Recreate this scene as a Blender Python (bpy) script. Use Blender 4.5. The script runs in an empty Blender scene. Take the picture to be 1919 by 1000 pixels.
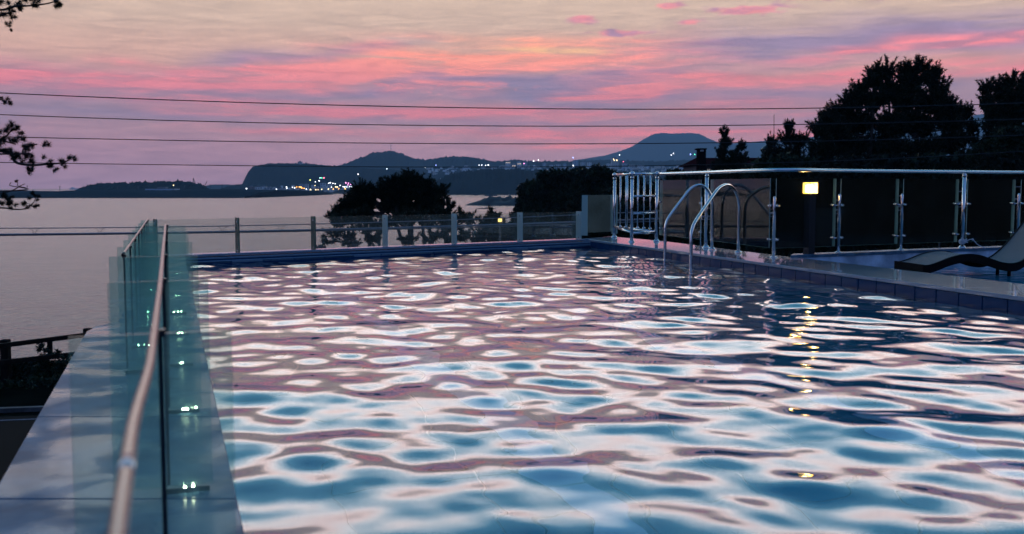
import bpy, bmesh, math, random
import numpy as np
from mathutils import Vector, Matrix
random.seed(7); RNG = np.random.default_rng(11)
S = bpy.context.scene
COL = S.collection
PI = math.pi
# ------------------------------------------------------------------ camera
F = 1866.0; CX, CY = 959.5, 500.0; HORIZON = 351.0; CAMZ = 0.95
PITCH = math.atan((CY - HORIZON) / F)
cam_d = bpy.data.cameras.new("camera"); cam = bpy.data.objects.new("camera", cam_d); COL.objects.link(cam)
cam.location = (0, 0, CAMZ); cam.rotation_euler = (PI/2 - PITCH, 0, 0)
cam_d.sensor_width = 36; cam_d.lens = 36*F/1919
cam_d.clip_start = 0.05; cam_d.clip_end = 40000
cam_d.dof.use_dof = True; cam_d.dof.focus_distance = 13.0; cam_d.dof.aperture_fstop = 4.0
S.camera = cam
# ------------------------------------------------------------------ colour, world
S.view_settings.view_transform = 'Standard'; S.view_settings.look = 'None'
S.view_settings.exposure = 0.62; S.view_settings.gamma = 1; S.view_settings.use_curve_mapping = False
S.render.engine = 'CYCLES'
cy = S.cycles
cy.use_denoising = True
try: cy.denoiser = 'OPENIMAGEDENOISE'
except Exception: pass
cy.max_bounces = 10; cy.diffuse_bounces = 2; cy.glossy_bounces = 5; cy.transmission_bounces = 6
cy.transparent_max_bounces = 48; cy.volume_bounces = 0; cy.sample_clamp_indirect = 6
cy.caustics_reflective = True; cy.caustics_refractive = True

def lin(r, g, b, k=1.0):
    f = lambda c: (c/255/12.92 if c/255 <= .04045 else ((c/255+.055)/1.055)**2.4)
    return (f(r)*k, f(g)*k, f(b)*k, 1)

world = bpy.data.worlds.new("World"); S.world = world; world.use_nodes = True
def build_sky():
    nt = world.node_tree; nt.nodes.clear(); N = nt.nodes; L = nt.links
    def val(x):
        return x
    def M(op, a, b=None, c=None, clamp=False):
        n = N.new('ShaderNodeMath'); n.operation = op; n.use_clamp = clamp
        for i, v in enumerate((a, b, c)):
            if v is None: continue
            if isinstance(v, (int, float)): n.inputs[i].default_value = v
            else: L.new(v, n.inputs[i])
        return n.outputs[0]
    def ramp(fac, stops, interp='EASE'):
        n = N.new('ShaderNodeValToRGB'); n.color_ramp.interpolation = interp
        e = n.color_ramp.elements
        e[0].position, e[0].color = stops[0][0], stops[0][1]
        e[1].position, e[1].color = stops[-1][0], stops[-1][1]
        for p, c in stops[1:-1]:
            k = e.new(p); k.color = c
        L.new(fac, n.inputs[0]); return n.outputs[0]
    def mix(fac, a, b, mode='MIX'):
        n = N.new('ShaderNodeMix'); n.data_type = 'RGBA'; n.blend_type = mode
        if isinstance(fac, (int, float)): n.inputs[0].default_value = fac
        else: L.new(fac, n.inputs[0])
        for i, v in ((6, a), (7, b)):
            if isinstance(v, tuple): n.inputs[i].default_value = v
            else: L.new(v, n.inputs[i])
        return n.outputs[2]
    tc = N.new('ShaderNodeTexCoord')
    sx = N.new('ShaderNodeSeparateXYZ'); L.new(tc.outputs['Generated'], sx.inputs[0])
    el = M('MULTIPLY', M('ARCSINE', sx.outputs[2]), 57.2958)
    az = M('MULTIPLY', M('ARCTAN2', sx.outputs[0], sx.outputs[1]), 57.2958)
    t = M('DIVIDE', M('ADD', el, 5.0), 95.0, clamp=True)
    P = lambda e: (e+5.0)/95.0
    base = ramp(t, [(0.0, lin(170,128,140)), (P(0), lin(172,130,142)), (P(2.2), lin(190,136,138)), (P(4.5), lin(200,144,132)),
                    (P(7), lin(206,156,128)), (P(9), lin(192,160,134)), (P(10.7), lin(192,164,138)),
                    (P(12.5), lin(250,220,208)), (P(14.5), lin(246,234,228)), (P(17.5), lin(208,224,230)), (P(21.5), lin(112,178,204)),
                    (P(30), lin(58,132,172)), (P(90), lin(50,100,155))], 'LINEAR')
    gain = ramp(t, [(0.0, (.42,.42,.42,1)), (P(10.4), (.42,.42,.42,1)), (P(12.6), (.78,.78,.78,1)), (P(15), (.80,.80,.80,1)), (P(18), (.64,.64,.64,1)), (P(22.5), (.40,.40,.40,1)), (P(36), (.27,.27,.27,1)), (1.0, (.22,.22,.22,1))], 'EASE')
    # noises
    def noise(sxx, syy, scale, detail=6, dist=0.0, ox=0.0, oy=0.0, rough=.55):
        c = N.new('ShaderNodeCombineXYZ')
        L.new(M('MULTIPLY_ADD', az, sxx, ox), c.inputs[0]); L.new(M('MULTIPLY_ADD', el, syy, oy), c.inputs[1])
        n = N.new('ShaderNodeTexNoise'); n.inputs['Scale'].default_value = scale; n.inputs['Detail'].default_value = detail
        n.inputs['Roughness'].default_value = rough; n.inputs['Distortion'].default_value = dist
        L.new(c.outputs[0], n.inputs['Vector']); return n.outputs[0]
    warp = M('MULTIPLY', M('SUBTRACT', noise(.07, .25, 1.0, 3, ox=3.1), .5), 2.6)
    elw = M('ADD', el, warp)
    streak = noise(.09, 1.3, 1.0, 8, .8, 7.7, 1.2, .62)
    fine = noise(.35, 3.2, 1.0, 8, .6, 2.0, 5.0, .6)
    def band(e0, slope, w, a0, a1, soft=4.0, amp=1.0, curve=0.0, elev=None):
        elev = elw if elev is None else elev
        d = M('SUBTRACT', M('SUBTRACT', elev, e0), M('MULTIPLY', az, slope))
        if curve: d = M('SUBTRACT', d, M('MULTIPLY', M('MULTIPLY', az, az), curve))
        d = M('DIVIDE', d, w)
        g = M('POWER', 2.718, M('MULTIPLY', M('MULTIPLY', d, d), -1.0))
        m1 = M('MULTIPLY', M('SUBTRACT', az, a0), 1/soft, clamp=True)
        m2 = M('MULTIPLY', M('SUBTRACT', a1, az), 1/soft, clamp=True)
        return M('MULTIPLY', M('MULTIPLY', g, amp), M('MULTIPLY', m1, m2))
    def summ(l):
        r = l[0]
        for x in l[1:]: r = M('ADD', r, x)
        return r
    st = M('MULTIPLY', M('SUBTRACT', streak, .33), 3.8, clamp=True)
    ft = M('MULTIPLY', M('SUBTRACT', fine, .40), 4.0, clamp=True)
    grey = summ([band(5.6, .02, .9, -34, 10, amp=1.0), band(8.45, .085, .38, -19, -3, 4, 1.1),
                 band(7.5, .012, .9, 3, 40, 9, 1.5), band(4.95, 0, .6, -2, 34, 6, .9), band(3.75, 0, .35, -34, 34, 6, .7),
                 band(5.9, .03, .6, -9, 14, 5, 1.0), band(6.9, .03, .3, -22, -6, 4, .6)])
    pink = summ([band(7.15, .095, .62, -40, 2, 6, 1.5, curve=0.001), band(7.0, .02, .55, -16, 14, 6, 1.35),
                 band(4.25, .0, .36, -22, 22, 8, 1.5), band(3.15, 0, .30, -20, 26, 8, 1.2), band(2.5, 0, .22, -3, 24, 6, .8),
                 band(5.6, .018, .55, 2, 40, 6, 1.6), band(6.35, .05, .3, 12, 40, 6, 1.1), band(5.45, .0, .3, -8, 0, 2, 1.3), band(8.0, .02, .45, -13, 12, 5, .8), band(6.6, .0, .25, -24, -8, 5, .8), band(4.9, .01, .2, -26, -6, 6, .7), band(5.2, .0, .22, 1, 9, 2, .9)])
    upper_fade = M('MULTIPLY', M('SUBTRACT', 13.0, el), .25, clamp=True)
    def blob(a0, e0, wa, we):
        u = M('DIVIDE', M('SUBTRACT', az, a0), wa); v = M('DIVIDE', M('SUBTRACT', el, e0), we)
        return M('POWER', 2.718, M('MULTIPLY', M('ADD', M('MULTIPLY', u, u), M('MULTIPLY', v, v)), -1.0))
    pn = noise(.55, 1.9, 1.0, 8, .7, 11.3, 0.4, .62)
    bl = summ([blob(12.2,10.65,2.6,.34), blob(13.2,9.65,2.2,.30), blob(16.6,10.2,1.4,.22), blob(20.5,10.3,2.4,.40), blob(26,10.3,4.2,.50),
               blob(8.7,10.0,1.0,.24), blob(4.0,9.4,.9,.3), blob(6,8.6,1.8,.2), blob(10,9.1,.7,.2), blob(31,10.8,3,.6)])
    puffs = M('MULTIPLY', M('SUBTRACT', M('ADD', pn, M('MULTIPLY', bl, .42)), .64), 7.0, clamp=True)
    puffs = M('MULTIPLY', puffs, M('MULTIPLY', M('SUBTRACT', 15.0, el), .25, clamp=True))
    puffs = M('MULTIPLY', puffs, M('MULTIPLY', bl, 3.0, clamp=True))
    gk = M('MULTIPLY', grey, M('MULTIPLY_ADD', st, .55, .35), clamp=True)
    pk = M('MULTIPLY', pink, M('ADD', M('MULTIPLY', st, .62), M('MULTIPLY', M('MULTIPLY', st, ft), .85)), clamp=True)
    # small broken clouds in the mauve band
    mack = M('MULTIPLY', M('MULTIPLY', M('SUBTRACT', noise(1.3, 6.5, 1.0, 5, .9, 4.0, 9.0, .6), .53), 9.0, clamp=True), summ([blob(-5.2,5.5,2.0,.32), blob(-7.5,5.9,3,.25), blob(-1.5,5.7,2.4,.3), blob(8.0,6.4,1.2,.16)]), clamp=True)
    c = mix(gk, base, lin(148,122,140))
    warm = M('MULTIPLY', M('MULTIPLY', M('SUBTRACT', el, 4.5), .3, clamp=True),
             M('POWER', 2.718, M('MULTIPLY', M('POWER', M('DIVIDE', M('ADD', az, 1.0), 11.0), 2.0), -1.0)))
    pc = mix(warm, lin(240,126,120), lin(255,150,106))
    c = mix(M('MULTIPLY', pk, .92), c, pc)
    c = mix(M('MULTIPLY', mack, .9), c, lin(240,134,128))
    yel = M('MULTIPLY', band(7.75, 0, .16, -2, 6, 2, 1.0), st)
    c = mix(yel, c, lin(250,196,116))
    c = mix(M('MULTIPLY', puffs, .9), c, mix(M('MULTIPLY', M('SUBTRACT', pn, .40), 4.0, clamp=True), lin(228,130,126), lin(158,116,136)))
    tex = M('MULTIPLY_ADD', M('SUBTRACT', fine, .5), M('MULTIPLY', upper_fade, .9), 1.0)
    cmb = N.new('ShaderNodeCombineColor')
    for k in range(3): L.new(tex, cmb.inputs[k])
    c = mix(1.0, c, cmb.outputs[0], 'MULTIPLY')
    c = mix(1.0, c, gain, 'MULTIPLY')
    # the glow fades and blues towards the eastern half of the sky (behind the pool)
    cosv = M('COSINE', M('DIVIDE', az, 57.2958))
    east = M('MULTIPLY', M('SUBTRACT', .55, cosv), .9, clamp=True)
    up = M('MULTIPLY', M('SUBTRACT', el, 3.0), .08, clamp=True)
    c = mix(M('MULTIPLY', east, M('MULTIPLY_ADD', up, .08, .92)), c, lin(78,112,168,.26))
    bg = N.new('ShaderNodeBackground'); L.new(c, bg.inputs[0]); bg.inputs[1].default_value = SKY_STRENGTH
    out = N.new('ShaderNodeOutputWorld'); L.new(bg.outputs[0], out.inputs[0])
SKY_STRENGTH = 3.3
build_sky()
world.cycles.sampling_method = 'MANUAL'; world.cycles.sample_map_resolution = 1024

# ------------------------------------------------------------------ projection helpers (authoring only)
cp, sp = math.cos(PITCH), math.sin(PITCH)
def ray(px, py):
    a, b = px-CX, CY-py
    return Vector((a, F*cp + b*sp, -F*sp + b*cp))
def P(px, py, z=0.0):
    d = ray(px, py); t = (z-CAMZ)/d.z
    return Vector((d.x*t, d.y*t, z))
def PD(px, py, D):
    d = ray(px, py); t = D/d.y
    return Vector((d.x*t, D, CAMZ + d.z*t))
# ------------------------------------------------------------------ mesh helpers
def link(name, me, mat, parent=None, kind=None, smooth=False):
    o = bpy.data.objects.new(name, me); COL.objects.link(o)
    if mat is not None and not me.materials:
        for m in (mat if isinstance(mat, (list, tuple)) else [mat]): me.materials.append(m)
    if smooth:
        me.polygons.foreach_set('use_smooth', [True]*len(me.polygons))
    if parent is not None: o.parent = parent
    if kind: o['kind'] = kind
    return o
def from_bm(name, bm, mat, parent=None, kind=None, smooth=False):
    bmesh.ops.recalc_face_normals(bm, faces=bm.faces)
    me = bpy.data.meshes.new(name); bm.to_mesh(me); bm.free()
    return link(name, me, mat, parent, kind, smooth)
def from_np(name, V, Fc, mat, parent=None, kind=None, smooth=False):
    me = bpy.data.meshes.new(name)
    V = np.asarray(V, dtype=np.float32); Fc = np.asarray(Fc, dtype=np.int32)
    n, k = Fc.shape
    me.vertices.add(len(V)); me.vertices.foreach_set('co', V.ravel())
    me.loops.add(n*k); me.loops.foreach_set('vertex_index', Fc.ravel())
    me.polygons.add(n); me.polygons.foreach_set('loop_start', np.arange(0, n*k, k)); me.polygons.foreach_set('loop_total', np.full(n, k))
    me.update(calc_edges=True); me.validate()
    return link(name, me, mat, parent, kind, smooth)
def empty(name, loc, label, cat, group=None):
    o = bpy.data.objects.new(name, None); COL.objects.link(o); o.location = loc; o.empty_display_size = .1
    o['label'] = label; o['category'] = cat
    if group: o['group'] = group
    return o
def tag(o, label, cat, group=None):
    o['label'] = label; o['category'] = cat
    if group: o['group'] = group
    return o
def adopt(parent, *children):
    """children were built in world coordinates: keep them there under a parent that sits at its base"""
    for c in children:
        c.parent = parent
        c.location = Vector(c.location) - Vector(parent.location)
def box(bm, lo, hi, mtx=None, mi=0):
    vs = [bm.verts.new((x, y, z)) for x in (lo[0], hi[0]) for y in (lo[1], hi[1]) for z in (lo[2], hi[2])]
    if mtx is not None:
        for v in vs: v.co = mtx @ v.co
    for q in ((0,1,3,2),(4,6,7,5),(0,4,5,1),(2,3,7,6),(0,2,6,4),(1,5,7,3)):
        f = bm.faces.new([vs[i] for i in q]); f.material_index = mi
    return vs
def prism(bm, pts, z0, z1):
    b = [bm.verts.new((p[0], p[1], z0)) for p in pts]; t = [bm.verts.new((p[0], p[1], z1)) for p in pts]
    n = len(pts)
    bm.faces.new(t); bm.faces.new(b[::-1])
    for i in range(n): bm.faces.new((b[i], b[(i+1) % n], t[(i+1) % n], t[i]))
def tube(bm, pts, r, seg=12, caps=True):
    pts = [Vector(p) for p in pts]; rr = r if isinstance(r, (list, tuple)) else [r]*len(pts)
    rings = []; prev = None
    for i, p in enumerate(pts):
        d = (pts[min(i+1, len(pts)-1)] - pts[max(i-1, 0)]).normalized()
        if prev is None:
            a = Vector((0, 0, 1)) if abs(d.z) < .9 else Vector((1, 0, 0)); u = d.cross(a).normalized()
        else:
            u = (prev - d*prev.dot(d)).normalized()
        prev = u; w = d.cross(u)
        rings.append([bm.verts.new(p + (u*math.cos(2*PI*k/seg) + w*math.sin(2*PI*k/seg))*rr[i]) for k in range(seg)])
    for a, b in zip(rings, rings[1:]):
        for k in range(seg): bm.faces.new((a[k], a[(k+1) % seg], b[(k+1) % seg], b[k])).smooth = True
    if caps: bm.faces.new(rings[0][::-1]); bm.faces.new(rings[-1])
def lathe(bm, c, prof, seg=20):
    """prof: list of (r, z) from bottom to top round the vertical through c"""
    c = Vector(c); rings = []
    for r, z in prof:
        rings.append([bm.verts.new(c + Vector((max(r, 1e-4)*math.cos(2*PI*k/seg), max(r, 1e-4)*math.sin(2*PI*k/seg), z))) for k in range(seg)])
    for a, b in zip(rings, rings[1:]):
        for k in range(seg): bm.faces.new((a[k], a[(k+1) % seg], b[(k+1) % seg], b[k])).smooth = True
    bm.faces.new(rings[0][::-1]); bm.faces.new(rings[-1])
def ball(bm, c, r, seg=16):
    lathe(bm, c, [(r*math.sin(PI*i/10), -r*math.cos(PI*i/10)) for i in range(11)], seg)
def smooth_path(pts, n=8):
    pts = [Vector(p) for p in pts]; out = []
    for i in range(len(pts)-1):
        p0 = pts[max(i-1, 0)]; p1 = pts[i]; p2 = pts[i+1]; p3 = pts[min(i+2, len(pts)-1)]
        for k in range(n):
            t = k/n
            out.append(.5*((2*p1) + (p2-p0)*t + (2*p0-5*p1+4*p2-p3)*t*t + (-p0+3*p1-3*p2+p3)*t**3))
    out.append(pts[-1]); return out
# ------------------------------------------------------------------ materials
def mat(name, col=(.5,.5,.5), rough=.5, metal=0.0, spec=None, noise=None, bump=None, emis=None, ior=None, coat=None, rough_var=None, coords='Object'):
    """noise=(scale, amount, colour2, detail)  bump=(scale, strength, distance)  rough_var=(scale, lo, hi)"""
    m = bpy.data.materials.new(name); m.use_nodes = True
    nt = m.node_tree; b = nt.nodes['Principled BSDF']
    b.inputs['Base Color'].default_value = (*col[:3], 1); b.inputs['Roughness'].default_value = rough; b.inputs['Metallic'].default_value = metal
    if spec is not None: b.inputs['Specular IOR Level'].default_value = spec
    if ior: b.inputs['IOR'].default_value = ior
    if coat: b.inputs['Coat Weight'].default_value = coat[0]; b.inputs['Coat Roughness'].default_value = coat[1]
    tc = nt.nodes.new('ShaderNodeTexCoord')
    def nz(scale, detail=6, dist=0.0, stretch=None):
        n = nt.nodes.new('ShaderNodeTexNoise'); n.inputs['Scale'].default_value = scale; n.inputs['Detail'].default_value = detail; n.inputs['Distortion'].default_value = dist
        src = tc.outputs[coords]
        if stretch:
            mp = nt.nodes.new('ShaderNodeMapping'); mp.inputs['Scale'].default_value = stretch
            nt.links.new(src, mp.inputs[0]); src = mp.outputs[0]
        nt.links.new(src, n.inputs['Vector']); return n
    if noise:
        n = nz(noise[0], noise[3] if len(noise) > 3 else 6)
        r = nt.nodes.new('ShaderNodeMapRange'); r.inputs[1].default_value = .5 - noise[1]; r.inputs[2].default_value = .5 + noise[1]
        nt.links.new(n.outputs[0], r.inputs[0])
        mx = nt.nodes.new('ShaderNodeMix'); mx.data_type = 'RGBA'
        mx.inputs[6].default_value = (*col[:3], 1); mx.inputs[7].default_value = (*noise[2][:3], 1)
        nt.links.new(r.outputs[0], mx.inputs[0]); nt.links.new(mx.outputs[2], b.inputs['Base Color'])
    if bump:
        n = nz(bump[0], 5, 0, bump[3] if len(bump) > 3 else None); bp = nt.nodes.new('ShaderNodeBump'); bp.inputs['Strength'].default_value = bump[1]; bp.inputs['Distance'].default_value = bump[2]
        nt.links.new(n.outputs[0], bp.inputs['Height']); nt.links.new(bp.outputs[0], b.inputs['Normal'])
    if rough_var:
        n = nz(rough_var[0], 4, .5); r = nt.nodes.new('ShaderNodeMapRange'); r.inputs[1].default_value = .42; r.inputs[2].default_value = .58
        r.inputs[3].default_value = rough_var[1]; r.inputs[4].default_value = rough_var[2]
        nt.links.new(n.outputs[0], r.inputs[0]); nt.links.new(r.outputs[0], b.inputs['Roughness'])
    if emis:
        b.inputs['Emission Color'].default_value = (*emis[0][:3], 1); b.inputs['Emission Strength'].default_value = emis[1]
    return m
def glass_mat(name, tint, film, film_amt, ior=1.5):
    m = bpy.data.materials.new(name); m.use_nodes = True; nt = m.node_tree; nt.nodes.clear(); N = nt.nodes; L = nt.links
    tr = N.new('ShaderNodeBsdfTransparent'); tr.inputs[0].default_value = (*tint, 1)
    gl = N.new('ShaderNodeBsdfGlossy'); gl.inputs['Roughness'].default_value = .02; gl.inputs[0].default_value = (.9,.95,.95,1)
    fr = N.new('ShaderNodeFresnel'); fr.inputs[0].default_value = ior
    geo = N.new('ShaderNodeNewGeometry')
    df = N.new('ShaderNodeBsdfDiffuse'); df.inputs[0].default_value = (*film, 1)
    tl = N.new('ShaderNodeBsdfTranslucent'); tl.inputs[0].default_value = (*film, 1)
    mf = N.new('ShaderNodeMixShader'); mf.inputs[0].default_value = .5; L.new(df.outputs[0], mf.inputs[1]); L.new(tl.outputs[0], mf.inputs[2])
    # a film of dried salt and droplets: broad streaks and fine specks
    tc = N.new('ShaderNodeTexCoord'); n1 = N.new('ShaderNodeTexNoise'); n1.inputs['Scale'].default_value = 60; n1.inputs['Detail'].default_value = 2
    n2 = N.new('ShaderNodeTexNoise'); n2.inputs['Scale'].default_value = 3; n2.inputs['Detail'].default_value = 4
    L.new(tc.outputs['Object'], n1.inputs['Vector']); L.new(tc.outputs['Object'], n2.inputs['Vector'])
    r1 = N.new('ShaderNodeMapRange'); r1.inputs[1].default_value = .62; r1.inputs[2].default_value = .75; r1.inputs[3].default_value = 0; r1.inputs[4].default_value = film_amt*1.6
    r2 = N.new('ShaderNodeMapRange'); r2.inputs[1].default_value = .3; r2.inputs[2].default_value = .7; r2.inputs[3].default_value = film_amt*.6; r2.inputs[4].default_value = film_amt*1.4
    L.new(n1.outputs[0], r1.inputs[0]); L.new(n2.outputs[0], r2.inputs[0])
    ad = N.new('ShaderNodeMath'); ad.operation = 'ADD'; L.new(r1.outputs[0], ad.inputs[0]); L.new(r2.outputs[0], ad.inputs[1])
    m1 = N.new('ShaderNodeMixShader'); L.new(fr.outputs[0], m1.inputs[0]); L.new(tr.outputs[0], m1.inputs[1]); L.new(gl.outputs[0], m1.inputs[2])
    m2 = N.new('ShaderNodeMixShader'); L.new(ad.outputs[0], m2.inputs[0]); L.new(m1.outputs[0], m2.inputs[1]); L.new(mf.outputs[0], m2.inputs[2])
    out = N.new('ShaderNodeOutputMaterial'); L.new(m2.outputs[0], out.inputs[0])
    return m
M_ = {}
M_['granite'] = mat('wet_granite', (.24,.34,.45), .35, spec=.3, noise=(120, .14, (.07,.11,.17), 8), coat=(1.0, .02))
M_['granite_ledge'] = mat('ledge_granite', (.085,.165,.24), .3, noise=(5, .14, (.04,.085,.14), 10), rough_var=(3.0, .2, .5), bump=(110, .12, .001), coat=(.03, .06), spec=.08)
M_['coping'] = mat('coping_granite', (.20,.33,.46), .5, spec=.2, noise=(160, .1, (.05,.09,.15), 4), bump=(200, .3, .002))
M_['tile'] = mat('navy_tile', (.004,.035,.10), .2, spec=.15, noise=(6, .2, (.007,.05,.13), 4), bump=(9, .1, .004))
M_['tile_b'] = mat('navy_tile_light', (.007,.048,.125), .2, spec=.15, noise=(7, .2, (.004,.035,.095), 4), bump=(9, .1, .004))
M_['grout'] = mat('pale_grout', (.30,.52,.62), .8)
M_['floor_tile'] = mat('pool_floor_tile', (.008,.30,.47), .3, noise=(2, .25, (.006,.23,.39), 5))
M_['lane_tile'] = mat('pale_lane_tile', (.40,.70,.92), .3, noise=(5, .2, (.34,.64,.86), 4))
M_['concrete'] = mat('painted_concrete', (.52,.62,.78), .55, noise=(3, .12, (.22,.28,.38), 9), bump=(30, .4, .01))
M_['steel'] = mat('brushed_steel', (.62,.63,.65), .16, 1.0, bump=(400, .04, .001))
M_['wire_low'] = mat('sky_sheen_cable_rubber', (.17,.18,.21), .35, spec=1.0)  # paler than the other wires: sky reflection painted into the base colour
M_['steel_dark_refl'] = mat('dark_reflection_steel', (.13,.095,.085), .24, 1.0)  # dark reflection on the left handrails painted into a brown base colour
M_['dark'] = mat('dark_bronze_metal', (.02,.025,.035), .35, .6)
M_['glass'] = glass_mat('clear_glass', (.93,.955,.945), (.40,.46,.45), .05)
M_['glass_rail'] = glass_mat('railing_glass', (.93,.95,.945), (.35,.38,.38), .004)
M_['glass_fin'] = glass_mat('green_fin_glass', (.88,.95,.94), (.42,.70,.64), .10)
M_['glass_fin_b'] = glass_mat('blue_green_fin_glass', (.82,.925,.925), (.20,.50,.50), .075)
M_['glass_edge'] = mat('glass_edge', (.012,.085,.07), .25, spec=.4)
M_['glass_edge_pale'] = mat('glass_edge_pale', (.30,.44,.42), .2, spec=.8)
M_['lamp'] = mat('lit_lamp_glass', (1,.8,.4), .4, emis=((1,.50,.07), 5.0))
M_['lamp'].node_tree.nodes['Principled BSDF'].inputs['Alpha'].default_value = .55
M_['lamp_core'] = mat('lit_lamp_core', (1,.9,.6), .4, emis=((1,.74,.30), 60.0))
M_['led'] = mat('led_lens', (1,1,.8), .3, emis=((.92,1,.66), 70.0))
M_['wire'] = mat('cable_rubber', (.012,.013,.016), .35, spec=.5)
M_['needle'] = mat('pine_needles', (.004,.012,.008), .6, spec=.15, noise=(1.3, .15, (.012,.024,.012), 3))
M_['needle_dark'] = mat('pine_needles_dark', (.004,.009,.007), .6, spec=.15, noise=(1.0, .15, (.008,.016,.010), 3))  # darker needle tone for the near pine and some leafy trees
M_['leaf'] = mat('broad_leaves', (.006,.015,.010), .5, spec=.15, noise=(.8, .12, (.016,.032,.014), 3))
M_['bark'] = mat('pine_bark', (.030,.024,.022), .9, noise=(8, .2, (.05,.04,.035), 5), bump=(14, .5, .02))
M_['asphalt'] = mat('asphalt', (.002,.002,.003), .9, spec=.05, noise=(20, .2, (.004,.004,.005), 6), bump=(60, .3, .01))
M_['paint'] = mat('road_paint', (.16,.18,.26), .8, spec=.1, noise=(25, .2, (.05,.055,.08), 5))
M_['wood'] = mat('dark_weathered_wood', (.006,.004,.005), .9, spec=.08, noise=(6, .2, (.010,.008,.008), 5), bump=(20, .4, .01))
M_['earth'] = mat('dark_earth', (.003,.0035,.003), .95, spec=0.0, noise=(.6, .2, (.007,.008,.006), 6), bump=(3, .5, .1))
M_['forest'] = mat('far_forest', (.006,.014,.016), .9, spec=0.0, noise=(.03, .2, (.014,.026,.024), 8), bump=(.06, .8, 6))
M_['rock'] = mat('sea_rock', (.008,.010,.015), .8, noise=(.3, .2, (.016,.018,.022), 6), bump=(.6, .8, .6))
M_['land'] = mat('far_land', (.010,.018,.022), .9, spec=0.0, noise=(.02, .2, (.022,.032,.038), 7))
M_['wicker'] = None

# ------------------------------------------------------------------ key points of the pool
Z_WATER = -0.135
FL = P(341, 479); FR = P(1106, 448.5)
LDIR = Vector((math.tan(math.radians(-18.92)), 1, 0)).normalized()      # the long direction of the left ledge
LNRM = Vector((LDIR.y, -LDIR.x, 0))                                     # to the right of it
def LP(u, d, z=0.0):
    """a point of the left ledge: u metres right of its axis, at depth Y = d"""
    o = LNRM*u; return Vector((o.x + LDIR.x/LDIR.y*(d - o.y), d, z))
R0 = FR.copy(); R1 = P(1919, 557); RDIR = (R0-R1).normalized()          # right coping edge, R1 near, R0 far
RN = Vector((RDIR.y, -RDIR.x, 0))
NR = R1 - RDIR*12.0
UI = .17                                                                  # inner (pool) edge of the left ledge
NL = LP(UI, -2.5)
FL = LP(UI, FL.y)
FDIR = (FR-FL).normalized(); FN = Vector((-FDIR.y, FDIR.x, 0))          # far edge direction and its outward normal
print('FL', FL, 'FR', FR, 'R1', R1)

# ------------------------------------------------------------------ ground, sea, land
def bumpy_strip(name, prof, D, depth, base_z, mat_, jag=3.0, seed=1, label=None, step=3.0, kind='structure', steep=.5, front=None):
    """a hill whose skyline passes through the (px,py) points when standing at distance D"""
    r = np.random.default_rng(seed)
    xs = np.arange(prof[0][0], prof[-1][0]+.01, step)
    ys = np.interp(xs, [p[0] for p in prof], [p[1] for p in prof])
    X = (xs-CX)/F*D; Ztop = CAMZ + (HORIZON-ys)*D/F
    n = len(xs); rows = 22
    ts = np.linspace(-1, 1, rows)
    V = []
    nz = np.zeros((rows, n))
    for k in range(5):
        fx = r.uniform(.05, .5)*(k+1); ph = r.uniform(0, 6.3, rows)
        nz += np.sin(fx*np.arange(n)[None, :] + ph[:, None])/(k+1.5)
    nz += r.normal(0, .8, (rows, n))
    for j, t in enumerate(ts):
        h = max(0.0, 1-abs(t)**(1/steep if t < 0 else 2))
        for i in range(n):
            z = base_z + (Ztop[i]-base_z)*h + (nz[j, i]*jag*.6*h if abs(t) > .02 else nz[j, i]*jag*.5)
            y = D + t*depth
            V.append((X[i]*(y/D)**.0, y, z if h > 0 else base_z - 2))
    Fc = [(j*n+i, j*n+i+1, (j+1)*n+i+1, (j+1)*n+i) for j in range(rows-1) for i in range(n-1)]
    return from_np(name, V, Fc, mat_, kind=kind, smooth=False)

def sea():
    m = bpy.data.materials.new('sea_water'); m.use_nodes = True; nt = m.node_tree; b = nt.nodes['Principled BSDF']
    b.inputs['Base Color'].default_value = (.030,.022,.038,1); b.inputs['Roughness'].default_value = .2; b.inputs['IOR'].default_value = 1.19
    geo = nt.nodes.new('ShaderNodeNewGeometry'); prev = None
    for sc, st, dist, str_ in ((.45, (1,1.5,1), .35, .6), (1.6, (1,1.6,1), .16, .7), (.06, (1,1.5,1), 1.4, .35)):
        mp = nt.nodes.new('ShaderNodeMapping'); mp.inputs['Scale'].default_value = st; nt.links.new(geo.outputs['Position'], mp.inputs[0])
        n = nt.nodes.new('ShaderNodeTexNoise'); n.inputs['Scale'].default_value = sc; n.inputs['Detail'].default_value = 4; nt.links.new(mp.outputs[0], n.inputs['Vector'])
        bp = nt.nodes.new('ShaderNodeBump'); bp.inputs['Strength'].default_value = str_; bp.inputs['Distance'].default_value = dist
        nt.links.new(n.outputs[0], bp.inputs['Height'])
        if prev: nt.links.new(prev, bp.inputs['Normal'])
        prev = bp.outputs[0]
    nt.links.new(prev, b.inputs['Normal'])
    Z = -11.05
    V = [(-14000, 20, Z), (14000, 20, Z), (14000, 9900, Z), (-14000, 9900, Z)]
    return from_np('sea', V, [(0,1,2,3)], m, kind='structure')
sea()
SEA = -11.05
# seabed below the sea closes the world under it
def sheet(name, pts, z, m, kind='structure'):
    return from_np(name, [(p[0], p[1], z) for p in pts], [tuple(range(len(pts)))], m, kind=kind)
sheet('ground', [(-900,-1500),(900,-1500),(900,20),(240,36),(30,36),(9,37.5),(-60,37.5),(-900,20)], -5.6, M_['earth'])
sheet('shore_ground', [(4,37.5),(240,36),(240,120),(60,90),(25,62),(4,50)], -7.5, M_['earth'])

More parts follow.
